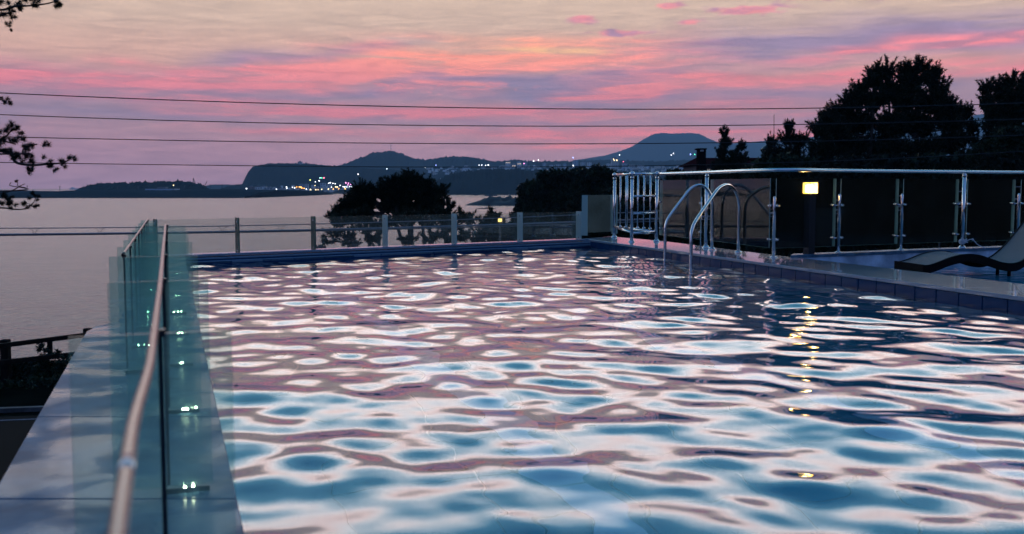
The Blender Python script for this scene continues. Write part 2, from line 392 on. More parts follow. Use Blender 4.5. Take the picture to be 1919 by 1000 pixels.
# unseen hill added behind the camera to darken the railing glass reflections
def inland():
    r = np.random.default_rng(17); xs = np.linspace(-900, 900, 90); ys = np.linspace(-260, -900, 14); V = []
    for y in ys:
        for x in xs: V.append((x, y, -6 + 55*math.sin(min(1, (-260-y)/420)*PI/2)*(1+.15*math.sin(x/90)+.08*math.sin(x/23+y)) + r.normal(0, 1.2)))
    n = len(xs); Fc = [(j*n+i, j*n+i+1, (j+1)*n+i+1, (j+1)*n+i) for j in range(len(ys)-1) for i in range(n-1)]
    from_np('unseen_inland_hill', V, Fc, M_['earth'], kind='structure')
inland()
def unseen_side_hill():  # unseen slope added out of frame at the right, keeps bright sky off the glass
    r = np.random.default_rng(18); xs = np.linspace(75, 420, 26); ys = np.linspace(-900, 125, 60); V = []
    for y in ys:
        for k, x in enumerate(xs): V.append((x, y, -6 + 62*math.sin(min(1, (x-75)/300)*PI/2)*(1+.12*math.sin(y/60)) + (r.normal(0, 1.0) if k else 0)))
    n = len(xs); from_np('unseen_side_hill', V, [(j*n+i, j*n+i+1, (j+1)*n+i+1, (j+1)*n+i) for j in range(len(ys)-1) for i in range(n-1)], M_['earth'], kind='structure')
unseen_side_hill()
# city plain rising from the shore
def gz(D, px=1000):
    if px < 770: return float(np.interp(D, [1890, 2450, 2800], [-9.5, 2, 6]))
    return float(np.interp(D, [1890, 2100, 2450, 2800, 3400, 4200, 5000], [-9.5, -6, 8, 42, 66, 80, 80]))
def city_ground():
    V = []; Fc = []
    r = np.random.default_rng(5)
    xs = np.arange(458, 1500, 14); Ds = [1870, 1890, 2050, 2300, 2600, 2800, 3400, 4200]
    for j, D in enumerate(Ds):
        for i, x in enumerate(xs):
            Y = D; X = (x-CX)/F*D
            V.append((X, Y, (SEA-1 if j == 0 else gz(D, x)) + (r.normal(0, 1.4) if j > 1 else 0)))
    n = len(xs)
    for j in range(len(Ds)-1):
        for i in range(n-1): Fc.append((j*n+i, j*n+i+1, (j+1)*n+i+1, (j+1)*n+i))
    from_np('coastal_plain', V, Fc, M_['land'], kind='structure')
city_ground()
bumpy_strip('cliff_headland', [(478,352),(489,346),(497,338),(496.5,326),(499,311),(512,308.5),(545,307),(590,309),(620,311),(660,315),(760,320),(800,326)], 2750, 260, SEA, M_['forest'], 2.0, 2, step=2.0, steep=.28)
bumpy_strip('tower_hill', [(600,330),(640,313),(655,306),(680,297),(700,289.5),(730,284.5),(748,286),(770,295),(800,300),(830,296),(860,294.5),(900,297),(925,303),(960,300),(1000,304),(1060,302),(1130,301),(1240,303),(1330,300),(1420,300),(1500,305)], 3900, 500, 0, M_['forest'], 4.5, 3, step=2.0)
bumpy_strip('flat_topped_mountain', [(1080,300),(1130,292),(1160,284),(1185,274),(1205,261),(1222,252),(1236,250),(1262,251.5),(1290,250),(1306,252),(1325,262),(1345,269),(1370,276),(1400,282),(1470,290)], 8600, 900, -10, M_['forest'], 2.5, 4, step=3.0)
bumpy_strip('great_mountain_slope', [(1250,300),(1330,272),(1400,267),(1480,261),(1560,252),(1660,238),(1760,225),(1840,214),(1930,206),(2050,200)], 9300, 400, -10, M_['forest'], 3.0, 5, step=4.0)
bumpy_strip('wooded_coast', [(800,352),(826,338),(850,327),(880,322),(900,320),(940,318),(985,319),(1010,322),(1060,324),(1120,322),(1180,330),(1300,330)], 1850, 170, SEA, M_['forest'], 3.5, 6, step=1.5, steep=.3)
bumpy_strip('spit', [(-260,357),(-60,357.5),(20,357),(60,359),(110,360),(165,358),(240,356),(380,356),(440,355),(520,356),(560,357)], 1420, 300, SEA, M_['land'], .8, 7, step=3.0, steep=.25)
bumpy_strip('spit_wood', [(150,361),(166,352),(178,347),(200,344.5),(235,344),(262,343),(300,342),(330,340),(355,341.5),(370,344),(380,350),(388,358)], 1500, 60, -8, M_['forest'], 2.6, 8, step=1.2)
bumpy_strip('low_wooded_point', [(415,358),(428,350),(450,347),(480,345),(497,347),(520,352),(540,358)], 2500, 60, -8, M_['forest'], 2.6, 9, step=1.5)
bumpy_strip('far_low_coast', [(380,350),(400,346),(440,346),(470,344),(500,346)], 4200, 100, SEA, M_['forest'], 2, 10, step=2)

def rock(name, px, py, wpx, hpx, label, seed, dfac=.5):
    c = P(px, py, SEA); D = c.y; r = np.random.default_rng(seed)
    W = wpx*D/F; H = hpx*D/F; nx, ny = 26, 12; V = []; Fc = []
    for j in range(ny):
        for i in range(nx):
            u = i/(nx-1)*2-1; v = j/(ny-1)*2-1
            h = max(0, 1-u*u-v*v)**.5*(1+.35*r.normal())
            V.append((c.x+u*W/2, c.y+v*W*dfac/2, SEA-.3+H*h))
    for j in range(ny-1):
        for i in range(nx-1): Fc.append((j*nx+i, j*nx+i+1, (j+1)*nx+i+1, (j+1)*nx+i))
    o = from_np(name, V, Fc, M_['rock']); tag(o, label, 'rock'); return o
rock('reef', 990, 384, 240, 13, 'long low dark reef reaching into the bay right of the shore pine', 3, .5)
rock('sea_rock', 911, 391, 44, 2.2, 'thin flat rock just above the water in front of the dark reef', 4)
rock('sea_rock', 892, 366, 9, 4, 'small dark rock off the far wooded coast, left of its neighbour', 5)
rock('sea_rock', 920, 367, 26, 3.4, 'low dark rocks at the foot of the far wooded coast', 6)
rock('sea_rock', 600, 466, 26, 9, 'rounded grey rock in the sea seen through the far glass left of the pines', 7)

# ------------------------------------------------------------------ pool shell
def quad_sheet(name, pts, m, kind='structure', parent=None):
    return from_np(name, [tuple(p) for p in pts], [tuple(range(len(pts)))], m, parent, kind)
POOL_Z = -1.45
def wallquad(name, a, b, z0, z1, m):
    return quad_sheet(name, [(a.x,a.y,z0),(b.x,b.y,z0),(b.x,b.y,z1),(a.x,a.y,z1)], m)
wall_off = .012
wallquad('pool_wall', NL, FL, POOL_Z, -.035, M_['grout'])
wallquad('pool_wall', FR + RN*wall_off, NR + RN*wall_off, POOL_Z, -.036, M_['grout'])
wallquad('pool_wall', FL, FR, POOL_Z, -.10, M_['tile'])
wallquad('pool_wall', NL, NR, POOL_Z, -.036, M_['tile'])
quad_sheet('pool_floor', [(NL.x,NL.y,POOL_Z),(NR.x,NR.y,POOL_Z),(FR.x+.1,FR.y+.05,POOL_Z),(FL.x,FL.y,POOL_Z)], M_['grout'])
# wall tiles of the right side: two courses, joints where the photograph has them
def side_tiles():
    L = (R0-R1).length + 3.0; w = .30
    me = {}
    for key in ('tile', 'tile_b'):
        bm = bmesh.new(); box(bm, (-w/2+.006, -.009, 0), (w/2-.006, .009, .22)); 
        bmesh.ops.bevel(bm, geom=bm.edges[:], offset=.002, segments=1, affect='EDGES')
        m = bpy.data.meshes.new('tile'); bm.to_mesh(m); bm.free(); m.materials.append(M_[key]); me[key] = m
    ang = math.atan2(RDIR.y, RDIR.x); n = int(L/w); root = None
    for i in range(n):
        p = R0 - RDIR*(w*(i+.5)+.02) + RN*(.004 + random.uniform(-.001, .001))
        for row, z in ((0, -.258), (1, -.486)):
            if row and i < n-30: continue
            o = bpy.data.objects.new('tile', me[random.choice(('tile', 'tile', 'tile_b'))]); COL.objects.link(o)
            o.location = (p.x, p.y, z); o.rotation_euler = (0, 0, ang); o.parent = WALL_R
WALL_R = bpy.data.objects['pool_wall.001']
side_tiles()
# coping slabs of the right side with a stepped granite edge
def coping_run(a, b, nrm, n, name_parent, width=.32, th=.035, z=.002, over=.02, mats='coping'):
    L = (b-a).length; d = (b-a).normalized(); w = L/n; ang = math.atan2(d.y, d.x)
    bm = bmesh.new(); box(bm, (-w/2+.003, 0, -th), (w/2-.003, width, 0))
    bmesh.ops.bevel(bm, geom=bm.edges[:], offset=.003, segments=1, affect='EDGES')
    me = bpy.data.meshes.new('coping_slab'); bm.to_mesh(me); bm.free(); me.materials.append(M_[mats])
    flip = 1 if Vector((-d.y, d.x, 0)).dot(nrm) > 0 else -1
    for i in range(n):
        p = a + d*(w*(i+.5)) - nrm*over
        o = bpy.data.objects.new('coping_slab', me); COL.objects.link(o)
        o.location = (p.x, p.y, z + random.uniform(-.001, .001)); o.rotation_euler = (0, 0, ang + (0 if flip > 0 else PI)); o.parent = name_parent
# deck right of the pool
FPATH = [(1151,444,0),(1230,452,0),(1322.7,464,0),(1449.6,482,0),(1571,473,.03),(1688,468,.03),(1803,464,.03),(1906,460.5,.03),(2010,457,.03)]
FP = [P(x, y, z) for x, y, z in FPATH]
STRIPW = .95
backA = R1 + RN*STRIPW - RDIR*12; 
t_e = (FP[3]-R0).dot(RDIR); backB = R0 + RDIR*t_e + RN*STRIPW
out = Vector((.12, .22, 0))
deck_pts = [R0 + RN*.335, backA*0 + (NR + RN*.335), NR + RN*STRIPW, backB, FP[3]+Vector((.25,.12,0)), FP[2]+out, FP[1]+out, FP[0]+Vector((-.05,.3,0)), FR + FN*.35 + FDIR*.1, FR+FN*.1+FDIR*.335]
bm = bmesh.new(); prism(bm, deck_pts, -.30, -.0015)
deck = from_bm('pool_deck', bm, M_['granite'], kind='structure')
coping_run(R0, NR, RN, 19, deck, .355, .036, .0035, .02, 'granite')
# basin with the lounger
curb_pts = [FP[3]+Vector((.25,.13,0))] + FP[4:] 
cin = [p + (Vector((-.05,-.16,0)) if i else Vector((0,-.10,0))) for i, p in enumerate(curb_pts)]
cout = [p + (Vector((.05,.16,0)) if i else Vector((.1,.18,0))) for i, p in enumerate(curb_pts)]
cin_s = smooth_path(cin, 4); cout_s = smooth_path(cout, 4)
for k in range(len(cin_s)-1):   # curb in slabs with open joints, each a part of the curb wall
    pass
bm = bmesh.new(); prism(bm, [Vector((p.x,p.y,0)) for p in cin_s] + [Vector((p.x,p.y,0)) for p in reversed(cout_s)], -2.5, -.012)
curb = from_bm('curb_wall', bm, M_['concrete']); tag(curb, 'low curved whitish-blue curb wall below the railing behind the lounger', 'curb wall')
for k in range(0, len(cin_s)-4, 4):
    a, b, c, d = cin_s[k:k+5], cout_s[k:k+5], None, None
    bm = bmesh.new(); dd = Vector((0,0,0))
    pts = [p+Vector((-.02,-.03,0)) for p in a] + list(reversed(b))
    cen = sum(pts, Vector())/len(pts); pts = [cen + (p-cen)*.993 for p in pts]
    prism(bm, pts, -.010, .03); o = from_bm('cap_stone', bm, M_['granite_ledge']); o.parent = curb
basin = [backB + RN*.01, NR + RN*(STRIPW+.01), NR + RN*8] + [cout_s[-1]+Vector((6,0,0))] + list(reversed([p for p in cin_s]))
quad_sheet('basin_floor', [(p.x,p.y,-.31) for p in basin], M_['floor_tile'])

def water_mat(name, ior, rough, bumps, tint=(1,1,1)):
    m = bpy.data.materials.new(name); m.use_nodes = True; nt = m.node_tree; b = nt.nodes['Principled BSDF']
    b.inputs['Base Color'].default_value = (*tint, 1); b.inputs['Roughness'].default_value = rough; b.inputs['IOR'].default_value = ior
    b.inputs['Transmission Weight'].default_value = 1.0
    geo = nt.nodes.new('ShaderNodeNewGeometry'); prev = None
    for sc, dist, st in bumps:
        mp = nt.nodes.new('ShaderNodeMapping'); mp.inputs['Scale'].default_value = st; nt.links.new(geo.outputs['Position'], mp.inputs[0])
        n = nt.nodes.new('ShaderNodeTexNoise'); n.inputs['Scale'].default_value = sc; n.inputs['Detail'].default_value = 2; nt.links.new(mp.outputs[0], n.inputs['Vector'])
        bp = nt.nodes.new('ShaderNodeBump'); bp.inputs['Strength'].default_value = 1; bp.inputs['Distance'].default_value = dist
        nt.links.new(n.outputs[0], bp.inputs['Height'])
        if prev: nt.links.new(prev, bp.inputs['Normal'])
        prev = bp.outputs[0]
    if prev: nt.links.new(prev, b.inputs['Normal'])
    return m
M_['water'] = water_mat('pool_water', 1.53, 0.0, [])
M_['water_b'] = water_mat('basin_water', 1.33, 0.0, [(2.5, .012, (1,2,1))])
quad_sheet('basin_water', [(p.x,p.y,-.185) for p in basin], M_['water_b'])
# pool water: one displaced sheet
def waves(X, Y, seed=3):
    r = np.random.default_rng(seed); Z = np.zeros_like(X)
    def add(n, l0, l1, slope, spread, mean=PI/2):
        nonlocal Z
        lam = np.exp(r.uniform(math.log(l0), math.log(l1), n)); th = mean + r.normal(0, spread, n); ph = r.uniform(0, 2*PI, n)
        for l, t, p in zip(lam, th, ph):
            k = 2*PI/l; a = slope/k/math.sqrt(n/2)
            Z += a*np.sin(k*(math.cos(t)*X + math.sin(t)*Y) + p)
    add(40, .55, 1.25, .041, 1.1)
    add(34, .26, .50, .041, 1.2)
    add(14, 1.2, 2.6, .015, 1.3)
    add(24, .12, .22, .012, 1.3)
    return Z
def pool_water():
    ns, ntt = 330, 980
    s = np.linspace(0, 1, ns); t = np.linspace(0, 1, ntt)
    t = t**1.0
    A = np.array([(NL.x, NL.y), (NR.x, NR.y), (FR.x, FR.y), (FL.x, FL.y)])
    Sg, T = np.meshgrid(s, t)
    X = (1-Sg)*(1-T)*A[0,0] + Sg*(1-T)*A[1,0] + Sg*T*A[2,0] + (1-Sg)*T*A[3,0]
    Y = (1-Sg)*(1-T)*A[0,1] + Sg*(1-T)*A[1,1] + Sg*T*A[2,1] + (1-Sg)*T*A[3,1]
    Z = Z_WATER + waves(X, Y)
    V = np.stack([X, Y, Z], -1).reshape(-1, 3)
    i = np.arange(ns-1)[None, :] + (np.arange(ntt-1)*ns)[:, None]
    Fc = np.stack([i, i+1, i+ns+1, i+ns], -1).reshape(-1, 4)
    return from_np('pool_water', V, Fc, M_['water'], kind='structure', smooth=True)
pool_water()
# pool floor tiles and two pale lane lines
def floor_tiles():
    w = .62
    mes = {}
    for key in ('floor_tile', 'lane_tile'):
        bm = bmesh.new(); box(bm, (-w/2+.006, -w/2+.006, 0), (w/2-.006, w/2-.006, .012))
        m = bpy.data.meshes.new('floor_tile'); bm.to_mesh(m); bm.free(); m.materials.append(M_[key]); mes[key] = m
    fl = bpy.data.objects['pool_floor']; ang = math.atan2(RDIR.y, RDIR.x); c = []
    for i in range(-2, 20):
        for j in range(-40, 3):
            q = R0 + RN*(-w*(i+.5)) + RDIR*(w*(j+.5))
            # inside the quad
            ins = (q-R0).dot(RN) < -.02
            ul = (q - LP(UI, 0)).dot(LNRM)
            ff = (q-FL).dot(FN)
            if ins and ul > .3 and ff < -.25 and q.y > -1.2: c.append((q.length, i, q))
    c.sort(key=lambda a: a[0]); rest = c[290:]
    for _, i, q in c[:290]:
        o = bpy.data.objects.new('floor_tile', mes['floor_tile']); COL.objects.link(o); o.location = (q.x, q.y, POOL_Z+.001); o.rotation_euler = (0,0,ang); o.parent = fl
    if rest:
        bm = bmesh.new()
        for _, i, q in rest:
            box(bm, (-w/2+.006, -w/2+.006, 0), (w/2-.006, w/2-.006, .012), Matrix.Translation((q.x,q.y,POOL_Z+.001)) @ Matrix.Rotation(ang, 4, 'Z'))
        o = from_bm('floor_tiles_beyond', bm, M_['floor_tile'], kind='stuff'); o.parent = fl; o.name = 'distant_floor_tiles'
    for u in (1.77, 3.8):
        a = LP(u, -1.5); b = LP(u, 13.0)
        bm = bmesh.new(); d = (b-a); L = d.length
        n = 26
        for k in range(n):
            box(bm, (L/n*k+.006, -.105, 0), (L/n*(k+1)-.006, .105, .012), Matrix.Translation((a.x, a.y, POOL_Z+.016)) @ Matrix.Rotation(math.atan2(d.y, d.x), 4, 'Z'))
        o = from_bm('lane_line', bm, M_['lane_tile'], kind='structure'); o.parent = fl
floor_tiles()

# far overflow edge: three stepped slabs
def far_edge():
    ang = math.atan2(FDIR.y, FDIR.x); L = (FR-FL).length
    bm = bmesh.new(); box(bm, (-.4, .04, -1.2), (L+.3, .42, -.075), Matrix.Translation(FL) @ Matrix.Rotation(ang, 4, 'Z'))
    root = from_bm('overflow_edge', bm, M_['tile'], kind='structure')
    for name, y0, y1, z0, z1, m in (('edge_slab', .17, .44, -.035, 0, 'granite'), ('edge_slab', .10, .40, -.072, -.05, 'coping'), ('edge_slab', .0, .36, -.128, -.088, 'coping')):
        n = 16; w = (L+.35)/n
        bm = bmesh.new(); box(bm, (.003, y0, z0), (w-.003, y1, z1)); 
        bmesh.ops.bevel(bm, geom=bm.edges[:], offset=.004, segments=1, affect='EDGES')
        me = bpy.data.meshes.new('edge_slab'); bm.to_mesh(me); bm.free(); me.materials.append(M_[m])
        for k in range(n):
            p = FL + FDIR*(-.3 + w*k)
            o = bpy.data.objects.new('edge_slab', me); COL.objects.link(o); o.location = p; o.rotation_euler = (0,0,ang); o.parent = root
far_edge()
# left ledge: wall below, slabs on top at the spacing of the glass fins
D1, DS = 1.886, 1.096
def ledge():
    bm = bmesh.new()
    prism(bm, [LP(-.52, -3), LP(UI-.012, -3), LP(UI-.012, 14.6), LP(-.30, 14.6), LP(-.33, 7.1), LP(-.52, 6.7)], -5.6, -.034)
    root = from_bm('ledge_wall', bm, M_['concrete']); tag(root, 'long raised ledge wall with wet slabs along the left side of the pool', 'ledge')
    edges = [D1 + DS*(k-.0) for k in range(-4, 12)]
    for k, (d0, d1) in enumerate(zip(edges, edges[1:])):
        bm = bmesh.new()
        ul = -.545 if d1 < 7.0 else -.36
        if d0 < 7.0 <= d1:
            pts = [LP(-.545, d0+.004), LP(UI, d0+.004), LP(UI, d1-.004), LP(-.36, d1-.004), LP(-.37, 7.0), LP(-.42, 6.92), LP(-.50, 6.80), LP(-.545, 6.55)]
        else: pts = [LP(ul, d0+.004), LP(UI, d0+.004), LP(UI, d1-.004), LP(ul, d1-.004)]
        prism(bm, pts, -.034, 0)
        bmesh.ops.bevel(bm, geom=bm.edges[:], offset=.003, segments=1, affect='EDGES')
        o = from_bm('ledge_slab', bm, M_['granite_ledge']); o.parent = root
ledge()

# ------------------------------------------------------------------ glass fins on the left ledge
def fin(d, u0, u1, h, upost, label, group, m, lit=True):
    root = empty('glass_fin', LP((u0+u1)/2, d), label, 'glass panel', group)
    A = LP(u0, d); ang = math.atan2(LNRM.y, LNRM.x)
    T = Matrix.Translation(Vector((A.x, A.y, 0))) @ Matrix.Rotation(ang, 4, 'Z'); w = u1-u0
    bm = bmesh.new(); vs = box(bm, (0, -.004, .022), (w, .004, h), T)
    bm.normal_update()
    for f in bm.faces:
        n = f.normal
        if abs(n.z) > .9 or abs(n.dot(LNRM)) > .9: f.material_index = 1
    pane = from_bm('pane', bm, [m, M_['glass_edge']]); 
    up0 = upost-u0-.01
    bm = bmesh.new(); box(bm, (up0, -.007, 0.0005), (w-.01, .007, .016), T); ch = from_bm('base_channel', bm, M_['dark'])
    up = upost-u0
    bm = bmesh.new(); box(bm, (up-.004, -.012, .03), (up+.005, -.0045, h-.005), T); post = from_bm('post', bm, M_['dark'])
    bm = bmesh.new(); box(bm, (up-.010, -.016, h-.006), (up+.010, .010, h+.008), T); br = from_bm('rail_bracket', bm, M_['dark'])
    adopt(root, pane, ch, post, br)
    if lit:
        rr = random.Random(int(d*100)); nled = rr.choice((2, 3, 4))
        for k in range(nled):
            bm = bmesh.new(); x = up + .03 + rr.uniform(0, .03) + .016*k
            c = T @ Vector((x, -.012-rr.uniform(0,.006), .018+rr.uniform(0,.004))); ball(bm, c, rr.uniform(.0022, .0036), 8)
            l = from_bm('led_light', bm, M_['led']); adopt(root, l)
    return root
names1 = ['nearest glass fin on the left ledge, cut off by the bottom of the photo', 'second nearest glass fin under the front handrail on the left ledge', 'third glass fin under the front handrail, with small lights at its foot',
          'fourth glass fin under the front handrail on the left ledge', 'fifth glass fin under the front handrail, near its far end', 'last glass fin under the far end of the front handrail']
for k, lb in enumerate(names1):
    d = D1 + DS*k
    fin(d, -.185 if k else -.19, .105 if k else .11, .665, -.026, lb, 'glass fins under the front handrail', M_['glass_fin'])
names2 = ['nearest fin of the outer row, its dark post standing left of the front handrail'] + [w + ' fin of the outer row of glass on the left ledge' for w in ('second', 'third', 'fourth', 'fifth', 'sixth', 'seventh', 'last')]
for k, lb in enumerate(names2):
    d = 5.02 + .79*k
    fin(d, -.30, -.13, .602, -.228, lb, 'glass fins under the outer handrail', M_['glass_fin_b'], lit=(k in (1, 3, 5)))
def rail(name, pts, r, label, extra=()):
    pts = [Vector(p) for p in pts]; root = empty(name, (pts[0].x, pts[0].y, 0), label, 'handrail')
    bm = bmesh.new(); tube(bm, smooth_path(pts, 5), r, 14); a = from_bm('tube', bm, M_['steel_dark_refl']); adopt(root, a)
    for e in extra:
        bm = bmesh.new(); p, q = e; tube(bm, [p, q], r*1.06, 14); b = from_bm('sleeve', bm, M_['steel']); adopt(root, b)
    return root
zr = .683
rp = [P(x, y, zr) for x, y in ((310,421),(305.5,470),(300.5,528),(287,637),(279,690),(252,785),(236,885),(220,1000),(196,1190),(180,1330))]
rail('handrail', rp, .0074, 'thin steel handrail running along the top of the front glass fins', [(rp[6], rp[6]+(rp[5]-rp[6])*.18)])
rp2 = [LP(-.228, d, .617) for d in (4.9, 6.5, 8, 9.5, 10.7)]
rail('handrail', rp2, .0075, 'thin steel handrail of the outer row of glass fins on the left ledge')
# panels along the axis of the outer row, seen almost edge on
# ------------------------------------------------------------------ far glass fence
def far_fence():
    back = .30
    def FPt(px):   # point on the fence line below pixel column px
        # solve on line FL+FN*back + FDIR*t
        lo, hi = -3.0, 30.0
        for _ in range(60):
            m = (lo+hi)/2; q = FL + FN*back + FDIR*m
            X = CX + F*q.x/(q.y*cp + (CAMZ)*sp)   # z=0
            if X < px: lo = m
            else: hi = m
        return FL + FN*back + FDIR*lo
    posts = [FPt(x) for x in (290, 443, 585, 719, 848, 971, 1081)]
    ends = posts
    root = empty('glass_fence', posts[0], 'low frameless glass fence along the far edge of the pool', 'glass fence')
    h = .50
    ang = math.atan2(FDIR.y, FDIR.x)
    for a, b in zip(posts, posts[1:]):
        L = (b-a).length
        bm = bmesh.new(); box(bm, (.02, -.004, .012), (L-.02, .004, h), Matrix.Translation(a) @ Matrix.Rotation(ang, 4, 'Z'))
        bm.normal_update()
        for f in bm.faces:
            if abs(f.normal.dot(FN)) < .5: f.material_index = 1
        adopt(root, from_bm('glass_panel', bm, [M_['glass'], M_['glass_edge_pale']]))
    for k, p in enumerate(posts):
        bm = bmesh.new(); box(bm, (-.007, -.13, .001), (.007, .02, h+.012), Matrix.Translation(p) @ Matrix.Rotation(ang, 4, 'Z'))
        adopt(root, from_bm('glass_fin', bm, M_['glass_edge'] if k < 3 else M_['glass_edge_pale']))
        for z in (.03, h-.05):
            bm = bmesh.new(); tube(bm, [p + FDIR*-.014 - FN*.06 + Vector((0,0,z)), p + FDIR*.014 - FN*.06 + Vector((0,0,z))], .012, 10)
            adopt(root, from_bm('bolt', bm, M_['steel']))
    # taller corner piece between the fence and the steel railing
    a = P(1092, 441); b = P(1148, 438)
    root2 = empty('glass_screen', a, 'taller glass panel between the low far fence and the steel railing', 'glass panel')
    d = (b-a).normalized(); A2 = math.atan2(d.y, d.x); L = (b-a).length
    bm = bmesh.new(); box(bm, (.02, -.004, .05), (L-.02, .004, .80), Matrix.Translation(a) @ Matrix.Rotation(A2, 4, 'Z'))
    adopt(root2, from_bm('pane', bm, M_['glass']))
    for q, nm in ((a, 'glass_fin'), (b, 'glass_fin')):
        bm = bmesh.new(); box(bm, (-.009, -.10, .001), (.009, .02, .80), Matrix.Translation(q) @ Matrix.Rotation(A2+.35, 4, 'Z'))
        adopt(root2, from_bm(nm, bm, M_['glass_edge_pale']))
far_fence()
# ------------------------------------------------------------------ steel railing of the deck
ZR = 1.185
def railing():
    A, C, Dp, E = FP[0], FP[1], FP[2], FP[3]; B = P(1183.5, 453.5)
    root = empty('steel_railing', C, 'long stainless steel railing with glass panels round the deck behind the pool ladder', 'railing')
    def add(name, fn, m='steel', parent=root):
        bm = bmesh.new(); fn(bm); o = from_bm(name, bm, M_[m]); adopt(root, o); return o
    up = lambda p, z: Vector((p.x, p.y, z))
    def tallpost(p, ball_top=True, z0=0.0):
        add('post', lambda bm: tube(bm, [up(p, z0), up(p, ZR-.035)], .028, 18))
        add('base_flange', lambda bm: lathe(bm, up(p, z0), [(.06, 0), (.06, .008), (.045, .02), (.034, .035)], 20))
        if ball_top:
            add('collar', lambda bm: lathe(bm, up(p, ZR-.075), [(.034, 0), (.036, .012), (.022, .03), (.022, .045)], 18))
            add('ball', lambda bm: ball(bm, up(p, ZR), .047, 20))
        else:
            add('collar', lambda bm: lathe(bm, up(p, ZR-.06), [(.033, 0), (.033, .01), (.02, .03), (.02, .05)], 18))
    for p in (A, B, C): tallpost(p)
    for p, z in ((Dp, 0), (FP[6], .03)): tallpost(p, False, z)
    # top rail
    path = [up(C, ZR)] + [up(p, ZR) for p in FP[2:]]
    add('top_rail', lambda bm: tube(bm, smooth_path(path, 6), .0255, 18))
    add('top_rail', lambda bm: tube(bm, [up(A, ZR), up(B, ZR)], .0235, 16))
    add('top_rail', lambda bm: tube(bm, [up(B, ZR), up(C, ZR)], .0235, 16))
    add('top_rail', lambda bm: tube(bm, [up(A, ZR)+Vector((.03,.25,0)), up(C, ZR)+Vector((.03,.25,0))], .0235, 16))
    # baluster run from A to C
    bk = Vector((.02, .14, 0))
    a2, c2 = A+bk, C+bk
    add('bottom_rail', lambda bm: tube(bm, [up(a2, .19), up(c2, .16)], .024, 14))
    add('bottom_rail', lambda bm: tube(bm, [up(A, .19), up(a2, .19)], .02, 12))
    add('bottom_rail', lambda bm: tube(bm, [up(C, .16), up(c2, .16)], .02, 12))
    for k in range(1, 7):
        p = a2.lerp(c2, k/7.0)
        add('baluster', lambda bm: tube(bm, [up(p, .19), up(p, ZR)], .0165, 12))
        add('baluster_cup', lambda bm: lathe(bm, up(p, .2), [(.03,0),(.03,.012),(.02,.024)], 14))
    p = a2.lerp(c2, 2.25/7.0); add('baluster', lambda bm: tube(bm, [up(p, .19), up(p, ZR)], .012, 12))
    # front frame B to C with three rungs, and its foot rail to A
    for z in (.80, .50, .16):
        add('rung', lambda bm: tube(bm, [up(B, z), up(C, z)], .0165 if z > .2 else .021, 12))
    add('bottom_rail', lambda bm: tube(bm, [up(A, .20), up(B, .17)], .021, 12))
    # glass clamp posts
    for i in (3, 4, 5, 7):
        p = FP[i]; z0 = FPATH[i][2]
        add('clamp_post', lambda bm: tube(bm, [up(p, z0), up(p, z0+.80), up(p, z0+.83)], [.022, .022, .012], 14))
        add('base_flange', lambda bm: lathe(bm, up(p, z0), [(.055, 0), (.055, .006), (.03, .015)], 18))
    pp = P(1313, 461); add('clamp_post', lambda bm: tube(bm, [up(pp, 0), up(pp, .80)], .012, 12))
    # panes
    spans = [(1236, 1313, 1, 2), (1331, 1442, 2, 3), (1453, 1565, 3, 4), (1574, 1682, 4, 5), (1691, 1794, 5, 6), (1811, 1900, 6, 7), (1911, 2003, 7, 8)]
    def onpath(px, i, j):
        a, b = FP[i], FP[j]; x0, x1 = FPATH[i][0], FPATH[j][0]
        lo, hi = 0.0, 1.0
        for _ in range(40):
            m = (lo+hi)/2; q = a.lerp(b, m); X = CX + F*q.x/(q.y*cp + (CAMZ-q.z)*sp)
            if X < px: lo = m
            else: hi = m
        return a.lerp(b, lo)
    for x0, x1, i, j in spans:
        a = onpath(x0, i, j); b = onpath(x1, i, j); d = (b-a); L = d.length
        T = Matrix.Translation(Vector((a.x, a.y+.03, 0))) @ Matrix.Rotation(math.atan2(d.y, d.x), 4, 'Z')
        bm = bmesh.new(); box(bm, (0, -.005, .12), (L, .005, 1.075), T); bm.normal_update()
        for f in bm.faces:
            if abs(f.normal.z) > .5 or abs(f.normal.dot(d.normalized())) > .5: f.material_index = 1
        o = from_bm('glass_panel', bm, [M_['glass_rail'], M_['glass_edge_pale']]); adopt(root, o)
        for q, s in ((a, -1), (b, 1)):
            for z in (.24, .70):
                c = Vector((q.x, q.y, z)) - d.normalized()*s*.03
                def clamp(bm, c=c, s=s, d=d):
                    e = d.normalized()
                    tube(bm, [c - e*s*.02 + Vector((0,-.02,0)), c + e*s*.055 + Vector((0,-.02,0))], .0075, 10)
                    tube(bm, [c + Vector((0,-.018,0)), c + Vector((0,.06,0))], .019, 12)
                add('glass_clamp', clamp)
    return root
railing()
